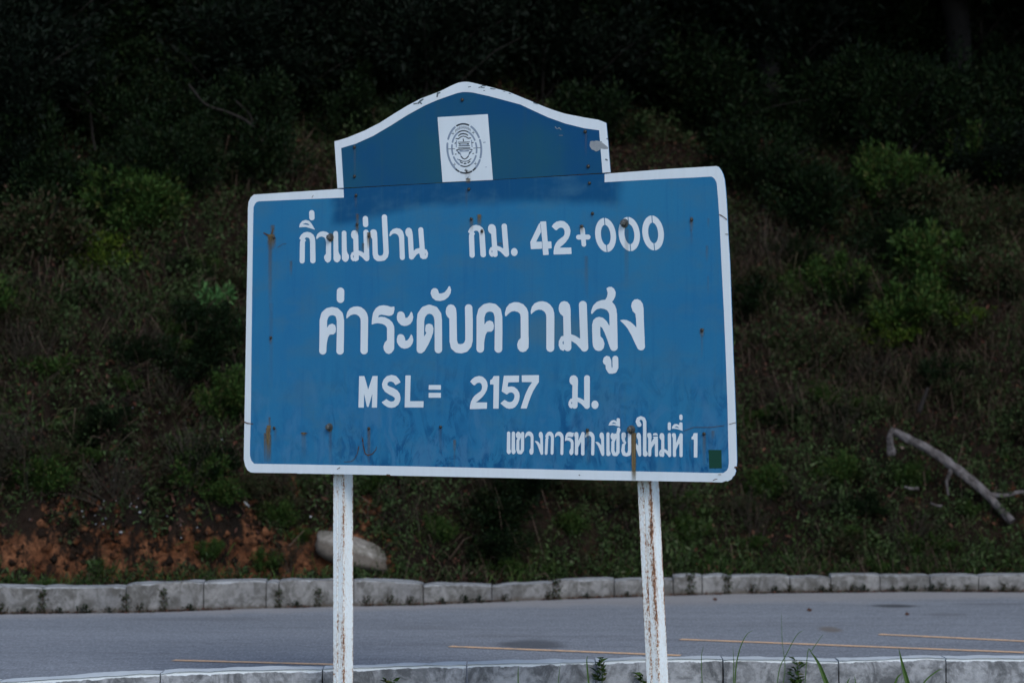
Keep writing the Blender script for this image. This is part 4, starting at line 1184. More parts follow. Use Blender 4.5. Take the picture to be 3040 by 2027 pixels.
def glyph_mesh(shapes, step):
    pts = []
    for sh in shapes:
        if sh[0] == 'S': pts += [(p[0] - p[2], p[1] - p[2]) for p in sh[1]] + [(p[0] + p[2], p[1] + p[2]) for p in sh[1]]
        elif sh[0] == 'P': pts += list(sh[1])
        elif sh[0] == 'E':
            cx, cy, a, b_, c, d = sh[1]; pts += [(cx - abs(a) - abs(c), cy - abs(b_) - abs(d)), (cx + abs(a) + abs(c), cy + abs(b_) + abs(d))]
    P_ = np.array(pts); x0, y0 = P_.min(0) - 2 * step; x1, y1 = P_.max(0) + 2 * step
    xs_ = np.arange(x0, x1 + step, step); ys_ = np.arange(y0, y1 + step, step)
    X, Y = np.meshgrid(xs_, ys_)
    d = np.full(X.shape, 1e9)
    for sh in shapes:
        if sh[0] in 'SPE': d = np.minimum(d, sd_shape(X, Y, sh))
    for sh in shapes:
        if sh[0] in 'HFK': d = np.maximum(d, -sd_shape(X, Y, sh))
    V = []; Fc = []; cache = {}
    def vid(key, x, y):
        if key not in cache: cache[key] = len(V); V.append((x, y))
        return cache[key]
    ins = d < 0
    for j in range(d.shape[0] - 1):
        run = None
        for i in range(d.shape[1] - 1):
            c = (ins[j, i], ins[j, i+1], ins[j+1, i+1], ins[j+1, i])
            if all(c):
                if run is None: run = i
                continue
            if run is not None:
                Fc.append((vid(('c', j, run), X[j, run], Y[j, run]), vid(('c', j, i), X[j, i], Y[j, i]), vid(('c', j+1, i), X[j+1, i], Y[j+1, i]), vid(('c', j+1, run), X[j+1, run], Y[j+1, run])))
                run = None
            if not any(c): continue
            cor = [(j, i), (j, i+1), (j+1, i+1), (j+1, i)]
            poly = []
            for k in range(4):
                a = cor[k]; b_ = cor[(k + 1) % 4]
                if c[k]: poly.append(vid(('c', *a), X[a], Y[a]))
                if c[k] != c[(k + 1) % 4]:
                    t = d[a] / (d[a] - d[b_])
                    key = ('e',) + (a + b_ if a < b_ else b_ + a)
                    poly.append(vid(key, X[a] + (X[b_] - X[a]) * t, Y[a] + (Y[b_] - Y[a]) * t))
            if len(poly) > 2: Fc.append(tuple(poly))
        if run is not None:
            i = d.shape[1] - 1
            Fc.append((vid(('c', j, run), X[j, run], Y[j, run]), vid(('c', j, i), X[j, i], Y[j, i]), vid(('c', j+1, i), X[j+1, i], Y[j+1, i]), vid(('c', j+1, run), X[j+1, run], Y[j+1, run])))
    return V, Fc

def put_print(name, shapes, crop, mat, parent, off=0.0008, fit=None, stepx=1.2):
    """crop = (x origin, y origin, scale) of the tracing; fit = (source box, T0, U, V, target crop)"""
    sc = crop[2]
    if fit:
        (a0, b0, a1, b1), T0, U, W, tc = fit
        eff = abs(U[0]) / (a1 - a0) * tc[2]
        V, Fc = glyph_mesh(shapes, stepx / eff)
        out = []
        for x, y in V:
            s = (x - a0) / (a1 - a0); t = (y - b0) / (b1 - b0)
            out.append((tc[0] + tc[2] * (T0[0] + s * U[0] + t * W[0]), tc[1] + tc[2] * (T0[1] + s * U[1] + t * W[1])))
    else:
        V, Fc = glyph_mesh(shapes, stepx / sc)
        out = [(crop[0] + sc * x, crop[1] + sc * y) for x, y in V]
    L = [plane_hit(x, y) for x, y in out]
    VV = [(p[0], -off, p[2]) for p in L]
    return make_obj(name, VV, [f_[::-1] for f_ in Fc], mat, parent)

cA = (860, 600, 0.18707); cE = (1360, 630, 0.13605); cE5 = (1360, 600, 0.2721); cHh = (1660, 620, 0.14031)
cF = (920, 840, 0.22109); cG = (1400, 840, 0.22959); cJ = (1370, 1100, 0.10629); cK = (1040, 1100, 0.13605)
cL = (1660, 1090, 0.09564); cM = (1480, 1210, 0.14456); cN = (1800, 1220, 0.1233)
KO = [('P', [(152,580),(180,525),(225,485),(280,473),(335,485),(380,520),(402,570),(408,640),(325,640),(322,600),(305,570),(275,560),(250,568),(240,585),(262,607),(243,630),(243,700),(163,700),(165,630),(178,602)]),
      ('S', [(203,680,40),(200,935,40)]), ('S', [(366,630,42),(370,930,42)])]
KHO = [('S', [(175,912,48),(180,700,50),(182,500,50),(205,425,53),(250,387,54),(300,377,55),(350,385,54),(395,425,51),(411,500,49),(411,700,49),(406,912,49)]),
       ('P', [(225,610),(260,560),(300,545),(340,565),(353,615),(345,665),(320,690),(268,692),(245,730),(232,790),(222,860),(180,900),(180,620)])]
AA = [('P', [(493,482),(491,440),(505,385),(540,340),(590,318),(640,313),(690,325),(735,358),(768,405),(782,460),(784,520),(684,520),(680,480),(660,445),(625,423),(590,420),(550,432),(520,455)]), ('S', [(734,500,50),(729,908,49)])]
RO = [('P', [(830,560),(835,480),(850,400),(885,340),(930,308),(990,298),(1040,305),(1090,322),(1135,315),(1138,350),(1125,410),(1100,435),(1060,442),(1020,435),(960,425),(930,435),(915,460),(960,452),(1010,460),(1070,490),(1110,530),(1132,580),(1135,640),(1038,640),(1035,600),(1015,570),(970,548),(915,540),(870,545)]),
      ('S', [(1086,620,49),(1085,870,49)]), ('P', [(1038,765),(1005,800),(988,855),(998,905),(1025,940),(1058,953),(1095,940),(1122,905),(1133,860),(1135,765)])]
def sa(dy): return ('P', [(x, y + dy) for x, y in [(1168,450),(1180,400),(1205,382),(1235,383),(1262,400),(1278,435),(1283,470),(1310,465),(1335,435),(1352,400),(1362,382),(1380,410),(1390,460),(1378,510),(1350,550),(1310,572),(1270,578),(1225,565),(1190,530),(1170,490)]])
DO = [('S', [(1483,895,48),(1487,500,50),(1500,430,55),(1545,370,58),(1605,350,59),(1670,370,58),(1712,425,54),(1725,500,50),(1727,893,50)]),
      ('P', [(1550,610),(1560,560),(1600,543),(1645,560),(1662,610),(1655,670),(1635,730),(1590,830),(1540,915),(1500,943),(1480,900),(1480,720),(1535,720),(1565,670),(1550,645)])]
MHA = [('P', [(1622,140),(1632,95),(1660,70),(1695,70),(1720,90),(1735,140),(1770,140),(1810,125),(1845,85),(1865,45),(1882,42),(1898,90),(1890,140),(1860,190),(1810,228),(1750,242),(1690,235),(1645,200)])]
BO = [('P', [(1825,380),(1835,330),(1862,295),(1895,286),(1935,300),(1962,340),(1970,400),(1972,480),(1875,480),(1845,450),(1828,415)]),
      ('S', [(1923,450,49),(1927,780,50),(1945,850,54),(1985,877,60),(2030,882,62),(2080,870,60),(2120,830,54),(2138,770,50),(2138,500,51),(2133,335,50)])]
WO = [('P', [(450,428),(435,428),(432,390),(450,320),(490,270),(550,248),(610,250),(670,275),(715,325),(735,380),(736,440),(635,440),(628,400),(600,375),(555,363),(515,370),(480,395)]),
      ('S', [(686,430,50),(688,820,51)]), ('P', [(640,705),(605,745),(590,795),(600,850),(630,885),(665,893),(705,880),(732,840),(740,790),(740,700)])]
MO = [('P', [(1128,330),(1135,280),(1160,245),(1200,233),(1240,245),(1270,280),(1282,340),(1283,430),(1185,430),(1150,400),(1132,365)]),
      ('S', [(1233,400,48),(1243,832,49)]), ('P', [(1200,680),(1160,690),(1130,750),(1128,810),(1150,860),(1190,880),(1200,860),(1200,800),(1180,785),(1178,760),(1200,742)]),
      ('P', [(1280,660),(1340,680),(1412,725),(1510,800),(1500,860),(1470,885),(1440,880),(1410,850),(1350,785),(1285,745)]), ('S', [(1440,283,51),(1460,836,50)])]
SO = [('P', [(1546,398),(1550,350),(1575,290),(1620,245),(1680,222),(1730,217),(1752,180),(1762,130),(1745,68),(1775,52),(1810,50),(1845,75),(1865,120),(1860,170),(1840,215),(1818,243),(1855,290),(1875,340),(1880,420),(1785,420),(1775,385),(1755,355),(1715,335),(1670,328),(1620,340),(1585,370),(1565,398)]),
      ('S', [(1832,400,50),(1841,828,50)]), ('P', [(1560,540),(1575,480),(1610,448),(1650,437),(1700,450),(1745,490),(1785,555),(1850,700),(1800,850),(1785,820),(1755,730),(1720,640),(1690,580),(1665,562),(1665,640),(1560,640)]),
      ('P', [(1560,600),(1663,600),(1668,690),(1700,720),(1720,780),(1710,840),(1680,872),(1640,880),(1600,865),(1572,820),(1565,760)])]
UU = [('P', [(1698,1010),(1710,965),(1745,940),(1785,950),(1808,1000),(1810,1060),(1732,1060),(1705,1040)]),
      ('S', [(1770,1040,38),(1775,1100,38),(1795,1135,36),(1820,1142,30),(1845,1130,36),(1862,1090,38),(1860,978,38)])]
NGO = [('P', [(2065,300),(2075,250),(2105,215),(2145,208),(2185,225),(2215,270),(2225,330),(2228,450),(2125,450),(2120,400),(2085,365)]), ('S', [(2175,400,50),(2193,820,50)]),
       ('P', [(1918,482),(1960,474),(2010,480),(2060,505),(2105,545),(2135,580),(2240,700),(2235,840),(2210,870),(2180,870),(2150,850),(2120,790),(2070,680),(2020,590),(1970,530)])]
bKO = (152,473,412,975); bKHO = (130,322,460,962); bAA = (491,313,784,957); bRO = (830,298,1138,953); bWO = (432,248,740,893); bMO = (1128,233,1510,885); bNGO = (1918,208,2240,870)
TWO = [('P', [(245,305),(300,235),(380,175),(490,148),(590,165),(670,235),(720,320),(735,420),(715,530),(660,640),(590,730),(500,815),(440,860),(400,885),(718,885),(712,1062),(235,1073),(242,980),(270,860),(320,760),(390,680),(470,620),(530,580),(570,520),(578,440),(560,370),(520,338),(460,338),(410,370),(370,410),(335,400)])]
b2 = (235,148,735,1073)
Wm = M['white']
def P_(name, shapes, crop, fit=None, stepx=1.2): return put_print(name, shapes, crop, Wm, panel, 0.0008, fit, stepx)
# line 1
P_('letter', KO, cA); P_('tone_mark', [('S', [(352,170,42),(355,250,42)])], cA)
P_('vowel_mark', [('P', [(150,402),(165,345),(200,302),(255,284),(310,298),(350,345),(380,395),(403,440),(345,422),(260,395)]), ('H', [(205,352),(255,335),(295,345),(318,368),(260,360)])], cA, None, 0.9)
P_('letter', [('P', [(445,580),(428,590),(422,560),(440,510),(480,475),(530,463),(590,475),(630,505),(655,560),(660,640),(578,640),(570,590),(550,562),(510,548),(470,555)]), ('S', [(618,620,40),(618,905,40)]), ('P', [(578,820),(552,850),(547,890),(565,935),(600,963),(640,945),(658,900),(660,820)])], cA)
for dx, dy in ((0, 0), (133, -8)):
    P_('letter', [('S', [(732+dx,498+dy,37),(737+dx,900+dy,40)]), ('P', [(x+dx, y+dy) for x, y in [(698,780),(775,780),(785,815),(808,850),(810,895),(790,940),(755,960),(720,945),(698,900)]])], cA)
P_('letter', [('P', [(973,520),(985,470),(1010,450),(1050,448),(1078,475),(1088,530),(1090,590),(1010,590),(985,565)]), ('S', [(1050,540,40),(1058,895,40)]), ('P', [(1025,850),(1100,780),(1100,850),(1085,915),(1045,945),(1025,930)]),
              ('P', [(1025,785),(985,800),(966,850),(972,905),(1000,937),(1030,937),(1025,895),(1008,880),(1008,850),(1025,835)]), ('P', [(1090,768),(1140,782),(1190,815),(1268,850),(1260,920),(1225,940),(1195,925),(1150,875),(1090,835)]), ('S', [(1212,478,41),(1226,897,40)])], cA, None, 1.0)
P_('tone_mark', [('S', [(1203,262,42),(1207,358,42)])], cA)
P_('letter', [('P', [(1280,500),(1285,455),(1310,435),(1345,433),(1375,450),(1388,490),(1392,590),(1312,590),(1290,550)]), ('S', [(1352,560,40),(1360,830,41),(1375,870,45),(1405,893,45),(1445,895,43),(1490,885,44),(1520,855,43),(1532,800,42),(1505,238,42)])], cA)
P_('letter', [('P', [(1590,550),(1582,525),(1600,470),(1640,430),(1695,413),(1750,422),(1795,460),(1815,520),(1820,580),(1740,580),(1730,545),(1710,515),(1675,500),(1640,503),(1610,530)]), ('S', [(1778,560,40),(1790,880,40)])], cA)
P_('letter', [('P', [(1835,480),(1845,435),(1870,410),(1905,408),(1935,430),(1950,480),(1955,560),(1880,560),(1850,530)]), ('S', [(1915,520,40),(1935,872,40)]), ('S', [(2082,440,40),(2110,800,40)]), ('P', [(2050,780),(2150,780),(2150,860),(2140,905),(2110,905),(2075,880)]),
              ('P', [(1955,790),(2000,745),(2070,725),(2080,800),(2020,830),(1985,875),(1960,910),(1925,890)]), ('P', [(2130,745),(2175,755),(2198,810),(2190,870),(2165,903),(2140,900),(2145,860),(2160,830),(2148,800)])], cA, None, 1.0)
P_('letter', KO, cA, (bKO, (210, 282), (370, -8), (33, 715), cE))
P_('letter', MO, cG, (bMO, (650, 262), (437, -15), (30, 725), cE))
P_('full_stop', [('E', (1228, 870, 73, 0, 0, 88))], cE)
P_('digit', [('P', [(1795,205),(1922,200),(1980,930),(1858,937)]), ('P', [(1765,255),(1810,225),(1815,430),(1700,655),(1580,680),(1575,655)]), ('P', [(1578,655),(1700,645),(2035,638),(2045,790),(1590,808)]), ('K', [(1800,260,5),(1835,640,5),(1840,800,5)])], cE)
P_('digit', TWO, cJ, (b2, (1012, 205), (206, -2), (31, 368), cE5))
P_('plus_sign', [('S', [(495,440,50),(525,755,48)]), ('S', [(412,600,52),(612,598,54)])], cHh)
for (cx, cy, ex, eyv) in ((985, 555, 220, 360), (1485, 535, 225, 360), (1989, 512, 227, 368)):
    P_('digit', [('E', (cx, cy, ex, 0, 28, eyv)), ('F', (cx + 3, cy, ex * 0.46, 0, 18, eyv * 0.59)), ('K', [(cx - 27, cy - eyv - 20, 9), (cx - 14, cy - eyv * 0.55, 9)]), ('K', [(cx + 18, cy + eyv * 0.55, 9), (cx + 33, cy + eyv + 20, 9)])], cHh, None, 0.8)
# line 2
P_('letter', KHO, cF); P_('tone_mark', [('S', [(413,112,50),(412,218,50)])], cF); P_('letter', AA, cF); P_('letter', RO, cF)
P_('vowel_mark', [sa(0)], cF); P_('vowel_mark', [sa(304)], cF); P_('letter', DO, cF); P_('vowel_mark', MHA, cF); P_('letter', BO, cF)
P_('letter', KHO, cF, (bKHO, (62, 258), (335, 0), (6, 644), cG)); P_('letter', WO, cG)
P_('letter', AA, cF, (bAA, (765, 236), (305, 0), (7, 654), cG)); P_('letter', MO, cG); P_('letter', SO, cG); P_('vowel_mark', UU, cG); P_('letter', NGO, cG)
# line 3
P_('letter', [('P', [(195,118),(310,118),(392,410),(487,118),(598,115),(585,805),(470,805),(484,500),(400,790),(365,790),(302,500),(298,805),(180,805)])], cK, None, 0.8)
P_('letter', [('P', [(1100,255),(1060,180),(1000,115),(900,92),(800,120),(730,190),(692,290),(705,380),(760,460),(850,520),(930,560),(970,590),(975,630),(945,665),(890,675),(840,655),(790,618),(685,690),(750,755),(830,800),(900,810),(980,795),(1050,740),(1090,660),(1098,590),(1080,500),(1030,430),(950,380),(850,340),(812,315),(815,270),(850,240),(895,236),(940,252),(990,315)])], cK)
P_('letter', [('P', [(1205,105),(1320,103),(1305,665),(1603,665),(1597,802),(1188,802)])], cK)
P_('equals_sign', [('P', [(1715,313),(1980,313),(1978,415),(1712,415)]), ('P', [(1712,483),(1980,483),(1978,590),(1710,590)])], cK)
P_('digit', TWO, cJ)
P_('digit', [('P', [(800,385),(805,265),(860,230),(905,150),(1058,145),(1042,1060),(890,1060),(900,385)])], cJ)
P_('digit', [('P', [(1185,140),(1612,135),(1608,320),(1310,328),(1290,450),(1400,438),(1480,455),(1560,520),(1615,610),(1630,700),(1615,820),(1570,930),(1500,1015),(1430,1052),(1340,1062),(1260,1045),(1180,990),(1090,910),(1200,815),(1250,835),(1290,865),(1350,878),(1410,865),(1460,810),(1485,730),(1480,670),(1440,620),(1390,605),(1330,620),(1270,668),(1125,580)])], cJ)
P_('digit', [('P', [(1685,128),(2168,125),(2165,320),(2100,410),(2010,560),(1940,720),(1880,880),(1825,1055),(1655,1055),(1720,850),(1790,650),(1880,460),(1980,318),(1690,320)])], cJ)
P_('letter', MO, cG, (bMO, (328, 245), (665, 0), (-43, 1043), cL), 1.0)
P_('full_stop', [('E', (1115, 1160, 110, 0, 0, 130))], cL)
# line 4
SX = 0.8
for dx in (0, 97):
    P_('letter', [('S', [(210+dx,520,34),(208+dx,900,37)]), ('P', [(x+dx, y) for x, y in [(172,830),(240,830),(258,890),(250,930),(215,955),(185,940),(170,900)]])], cM, None, SX)
P_('letter', [('S', [(432,525,22),(405,512,24),(380,545,24),(385,590,24),(408,605,20)]), ('S', [(455,555,22),(430,620,24),(400,670,30),(398,860,32),(420,912,36),(460,918,34),(492,870,33),(498,525,32)]), ('E', (400, 570, 36, 0, 0, 58))], cM, None, SX)
P_('letter', WO, cG, (bWO, (547, 485), (177, 0), (-4, 478), cM), SX)
P_('letter', NGO, cG, (bNGO, (748, 490), (176, 0), (-8, 475), cM), SX)
P_('letter', KO, cA, (bKO, (962, 487), (186, 0), (-18, 480), cM), SX)
P_('letter', AA, cF, (bAA, (1160, 490), (180, 0), (-3, 480), cM), SX)
P_('letter', RO, cF, (bRO, (1367, 495), (182, 0), (-6, 478), cM), SX)
P_('letter', [('P', [(1555,560),(1565,510),(1600,495),(1635,510),(1645,560),(1645,620),(1575,620)]), ('S', [(1608,560,36),(1602,940,34)]), ('P', [(1640,680),(1700,530),(1735,497),(1770,520),(1765,620),(1700,690),(1636,820)]), ('S', [(1735,530,35),(1732,945,35)])], cM, None, SX)
P_('letter', AA, cF, (bAA, (1785, 488), (192, 0), (-5, 492), cM), SX)
P_('letter', NGO, cG, (bNGO, (1990, 503), (188, 0), (-6, 485), cM), SX)
P_('letter', [('S', [(42,545,37),(42,1040,38)]), ('P', [(5,960),(82,950),(105,1010),(95,1060),(60,1080),(20,1065),(3,1010)])], cN, None, SX)
P_('letter', [('E', (150, 605, 46, 0, 0, 82)), ('S', [(215,560,26),(218,640,28),(162,740,38),(158,960,40),(190,1035,42),(240,1040,42),(282,990,40),(285,600,38),(280,540,38),(305,455,40),(296,430,38)])], cN, None, SX)
P_('vowel_mark', [('P', [(55,345),(80,280),(120,232),(170,213),(220,222),(250,250),(252,180),(290,163),(330,185),(332,375),(260,355),(170,335)]), ('H', [(125,300),(180,270),(220,285),(245,305),(180,300)])], cN, None, SX)
P_('letter', [('S', [(425,562,52),(424,600,52)]), ('S', [(418,560,50),(408,640,42),(425,720,34),(468,755,14)]), ('S', [(468,755,14),(415,815,36),(403,950,42),(430,1030,44),(485,1050,42),(545,1030,44),(565,950,41),(560,555,40)])], cN, None, SX)
P_('letter', NGO, cG, (bNGO, (630, 515), (218, 0), (-8, 575), cN), SX)
P_('letter', [('S', [(795,325,54),(775,285,52),(752,250,44),(775,185,42),(835,160,42),(895,185,42),(925,250,42),(928,450,41),(925,1040,42)]), ('P', [(885,960),(968,950),(1002,1010),(995,1060),(950,1097),(905,1085),(885,1040)])], cN, None, SX)
P_('letter', [('P', [(985,590),(995,530),(1040,518),(1080,535),(1092,600),(1092,660),(1010,660)]), ('S', [(1050,600,38),(1048,1055,37)]), ('P', [(1120,580),(1140,535),(1185,520),(1225,535),(1248,582)]), ('P', [(1115,612),(1248,606),(1246,640),(1160,660)]),
              ('P', [(1085,750),(1150,640),(1180,610),(1240,650),(1240,740),(1160,790),(1100,880),(1080,960)]), ('S', [(1208,680,38),(1210,1060,38)])], cN, None, SX)
P_('letter', MO, cG, (bMO, (1285, 522), (290, 0), (-12, 583), cN), SX)
P_('tone_mark', [('S', [(1520,305,38),(1520,425,38)])], cN, None, SX)
P_('letter', [('P', [(1580,580),(1590,535),(1630,525),(1670,540),(1680,600),(1680,650),(1605,650)]), ('S', [(1643,600,38),(1643,1065,38)]), ('P', [(1680,770),(1750,600),(1790,540),(1840,560),(1830,720),(1740,800),(1680,940)]), ('S', [(1802,570,40),(1802,1070,38)])], cN, None, SX)
P_('vowel_mark', [('P', [(1575,420),(1595,360),(1635,315),(1680,305),(1730,320),(1757,340),(1758,285),(1795,265),(1835,285),(1840,475),(1770,450),(1680,425)]), ('H', [(1640,385),(1690,360),(1730,380),(1760,410),(1690,390)])], cN, None, SX)
P_('tone_mark', [('S', [(1798,118,38),(1800,180,38)])], cN, None, SX)
P_('digit', [('P', [(2055,680),(2055,620),(2085,600),(2105,530),(2200,525),(2195,1115),(2110,1115),(2110,685)])], cN, None, SX)

# small green rectangle, bare scrape on the gable, chips
plate('green_patch', [(2104, 1335), (2142, 1335), (2143, 1389), (2106, 1389.5)], M['green_patch'], panel, 0.0012, 0.0006)
cB2 = (1200, 220, 0.2806)
def g2(pts): return [(1200 + 0.2806 * x, 220 + 0.2806 * y) for x, y in pts]
plate('paint_scrape', g2([(1968,715),(1990,708),(2010,712),(2030,705),(2075,712),(2095,712),(2090,722),(2120,745),(2160,778),(2155,795),(2120,795),(2085,790),(2060,810),(2030,822),(2005,805),(1985,800),(1970,775),(1962,755)]), M['bare'], gable, 0.0011, 0.0005)
chips = [('S', [(x * 1.0, y * 1.0, r) for x, y, r in c]) for c in [
    [(105,318,7),(135,312,6)], [(150,310,9),(175,285,10),(200,268,7)], [(165,300,8),(185,315,7)], [(350,240,8),(355,205,9),(380,200,6)], [(680,140,4),(705,134,4)],
    [(790,145,4),(815,138,5),(830,125,5),(860,128,4)], [(820,145,4),(850,148,4)], [(915,155,5),(945,160,5),(965,160,3)], [(840,178,3),(855,176,3)], [(1050,184,3),(1070,186,3)], [(1110,205,4),(1130,212,3)],
    [(1370,305,5),(1395,315,4),(1410,320,4)], [(2135,905,8),(2150,912,6)], [(2145,685,5),(2158,688,5)], [(845,722,5),(855,722,4)], [(860,983,3),(872,983,3)]]]
tag(put_print('paint_chips', chips, cB2, M['chip'], gable, 0.0013, None, 0.8), kind='stuff')
put_print('scratches', [('S', [(1600,560,4),(1615,580,3)]), ('S', [(1625,582,3),(1640,568,3),(1660,590,3)]), ('S', [(1640,650,2),(1680,650,2)])], cB2, M['bare'], gable, 0.0013, None, 0.7)

# emblem plate and seal
cEm = (1280, 330, 0.1403)
emb = plate('emblem_plate', [(1299.4, 348.7), (1448.4, 339.5), (1463.5, 534.5), (1314.4, 541.2)], M['white'], gable, 0.0014, 0.0010)
def arc_band(c, ex, ey, a0, a1, thick, n=14):
    out = []
    for i in range(n + 1):
        a = math.radians(a0 + (a1 - a0) * i / n)
        out.append((c[0] + ex[0] * math.cos(a) - ey[0] * math.sin(a), c[1] + ex[1] * math.cos(a) - ey[1] * math.sin(a), thick))
    return ('S', out)
oc, oex, oey = (705, 795), (358, -20), (35, 520)
ic, iex, iey = (705, 797), (260, -16), (27, 378)
dark = []; pale = []   # the strokes of the seal
for a0, a1, dk in [(70, 110, 1), (118, 155, 0), (166, 208, 0), (212, 236, 0), (236, 246, 1), (252, 290, 1), (296, 304, 1), (304, 330, 0), (-24, 18, 0), (25, 60, 0)]:
    (dark if dk else pale).append(arc_band(oc, oex, oey, a0, a1, 17 if dk else 21))
for a0, a1, dk in [(68, 112, 1), (116, 156, 0), (166, 196, 0), (206, 240, 0), (248, 292, 1), (298, 334, 0), (-16, 16, 0), (26, 64, 0)]:
    (dark if dk else pale).append(arc_band(ic, iex, iey, a0, a1, 13 if dk else 18))
for k in range(22):                                         # ring lettering (too small to read)
    a = math.radians(58 + 64 * k / 21); h = 22 if k % 3 else 30
    x = oc[0] + 300 * math.cos(a) - 30 * math.sin(a); y = oc[1] - 17 * math.cos(a) - 447 * math.sin(a)
    (dark if k % 2 else pale).append(('S', [(x - 3, y - h, 4), (x + 3, y + h, 4)]))
for (x, y) in [(465, 478), (895, 458), (500, 1130), (940, 1112)]:
    dark.append(('S', [(x - 25, y + 2, 6), (x + 25, y - 2, 6)])); pale.append(('S', [(x, y - 35, 5), (x + 3, y + 38, 5)]))
for x0, x1, y in [(360, 430, 806), (450, 505, 804), (895, 945, 788), (970, 1045, 782)]: dark.append(('S', [(x0, y, 6), (x1, y - 3, 6)]))
dark += [('S', [(585,525,11),(630,490,13),(685,480,14),(745,492,13),(780,515,11)]), ('S', [(530,585,10),(580,590,11),(640,545,10),(685,533,9),(740,548,10),(790,580,11),(840,572,12)]),
         ('S', [(682,590,8),(690,635,11)]), ('S', [(575,662,7),(820,655,7)]), ('S', [(585,690,7),(680,684,7),(800,685,7)]), ('S', [(600,700,6),(620,705,6)]), ('S', [(770,700,6),(800,696,6)]),
         ('S', [(590,742,8),(820,735,8)]), ('S', [(575,785,8),(830,775,8)]), ('S', [(540,830,12),(600,812,9),(700,808,10),(800,803,9),(870,820,12)]),
         ('S', [(580,880,11),(600,900,14)]), ('S', [(830,870,15),(815,895,12)]), ('S', [(640,965,12),(680,1005,12),(715,1020,9),(755,998,12),(790,960,12)]),
         ('S', [(600,1030,8),(660,1062,9),(725,1068,8),(790,1055,9),(850,1010,8)]), ('S', [(620,1080,10),(665,1100,12)]), ('S', [(705,1112,14),(740,1110,14)]), ('S', [(785,1098,12),(825,1070,12)]),
         ('S', [(715,1255,10),(770,1258,10)]), ('S', [(740,1225,6),(745,1285,12),(780,1295,9)]), ('S', [(510,690,10),(520,670,9)]), ('S', [(865,672,10),(900,668,8)]), ('S', [(515,915,10),(535,912,9)]), ('S', [(885,905,9),(905,898,8)])]
pale += [('S', [(540,630,10),(535,760,10)]), ('S', [(860,620,10),(870,760,10)]), ('S', [(560,850,14),(620,900,12),(640,960,10)]), ('S', [(860,850,14),(810,910,12),(790,950,10)]), ('S', [(560,1020,12),(640,1060,8)]),
         ('S', [(600,720,8),(800,715,8)]), ('S', [(1110,668,9),(1150,662,9)]), ('S', [(760,1440,16),(790,1400,10)]), ('S', [(1150,1188,5),(1180,1186,5)]), ('S', [(620,845,20),(700,850,12),(790,840,18)])]
tag(put_print('seal', dark, cEm, M['ink'], gable, 0.0018, None, 0.55), kind='stuff')
tag(put_print('seal_tint', pale, cEm, M['ink_pale'], gable, 0.0016, None, 0.6), kind='stuff')

# rust runs: (x, y top, width, length, strength)
rv = []; rf = []; ruv = []; rst = []
def run(x, y, w, l, st, dx=0.0):
    n0 = len(rv)
    for (a, b_, u, vv) in [(x - w/2, y, 0, 1), (x + w/2, y, 1, 1), (x + w/2 + dx, y + l, 1, 0), (x - w/2 + dx, y + l, 0, 0)]:
        p = plane_hit(a, b_); rv.append((p[0], -0.0020 - 0.00005 * (n0 // 4), p[2])); ruv.append((u, vv)); rst.append(st * (0.62 if st < 1.1 else 0.8))
    rf.append((n0 + 3, n0 + 2, n0 + 1, n0))
for r in [(1882, 1284, 19, 150, 3.2), (1884, 1290, 12, 135, 2.2), (801, 1238, 9, 44, 0.9), (799, 1262, 17, 22, 2.4), (797, 1270, 19, 105, 1.6), (794, 1280, 9, 40, 2.0), (787, 1285, 7, 90, 1.2), (804, 1290, 7, 85, 0.9), (818, 1272, 12, 40, 0.4),
          (810, 668, 18, 44, 0.9), (806, 696, 30, 46, 1.4), (803, 702, 16, 220, 0.8), (816, 706, 12, 30, 0.7), (806, 900, 16, 300, 0.25), (865, 775, 10, 45, 0.8), (1062, 635, 12, 66, 0.8), (1061, 668, 14, 26, 1.0),
          (1096, 690, 16, 48, 1.3), (1079, 722, 10, 30, 1.0), (982, 1275, 14, 110, 0.45), (1096, 1272, 13, 108, 0.85), (1424, 637, 18, 34, 1.3), (1401, 650, 16, 40, 0.9), (1432, 680, 12, 20, 1.0), (1391, 530, 18, 16, 1.2),
          (1390, 505, 26, 40, 0.35), (1386, 562, 10, 60, 0.3), (2054, 645, 14, 44, 1.0), (2054, 680, 10, 50, 0.35), (2104, 648, 9, 30, 0.35), (2100, 730, 9, 50, 0.5), (2085, 975, 16, 26, 1.3), (2085, 995, 10, 70, 0.35),
          (2092, 1285, 14, 100, 0.75), (2118, 1278, 14, 26, 0.7), (1745, 1278, 14, 22, 1.2), (1748, 1295, 16, 90, 0.4), (1728, 668, 18, 28, 1.0), (1742, 760, 16, 130, 0.35), (1862, 680, 18, 180, 0.4), (1858, 655, 16, 22, 1.2),
          (1741, 395, 10, 70, 0.4), (1055, 440, 10, 90, 0.35), (903, 1283, 19, 10, 1.3), (903, 1284, 20, 80, 0.35), (1351, 1305, 12, 34, 1.0), (1351, 1330, 8, 60, 0.4), (1486, 721, 22, 8, 1.0), (1058, 582, 10, 40, 0.4),
          (2138, 1406, 14, 6, 1.0), (982, 705, 20, 18, 0.8), (1760, 632, 10, 24, 0.4), (1309, 1268, 12, 80, 0.3), (2104, 820, 8, 60, 0.3), (805, 1000, 10, 22, 0.9), (2050, 1310, 7, 70, 0.25)]:
    run(*r)
tag(make_obj('rust_runs', rv, rf, M['rust'], sign, uvs=ruv, attrs={'strength': rst}), kind='stuff')
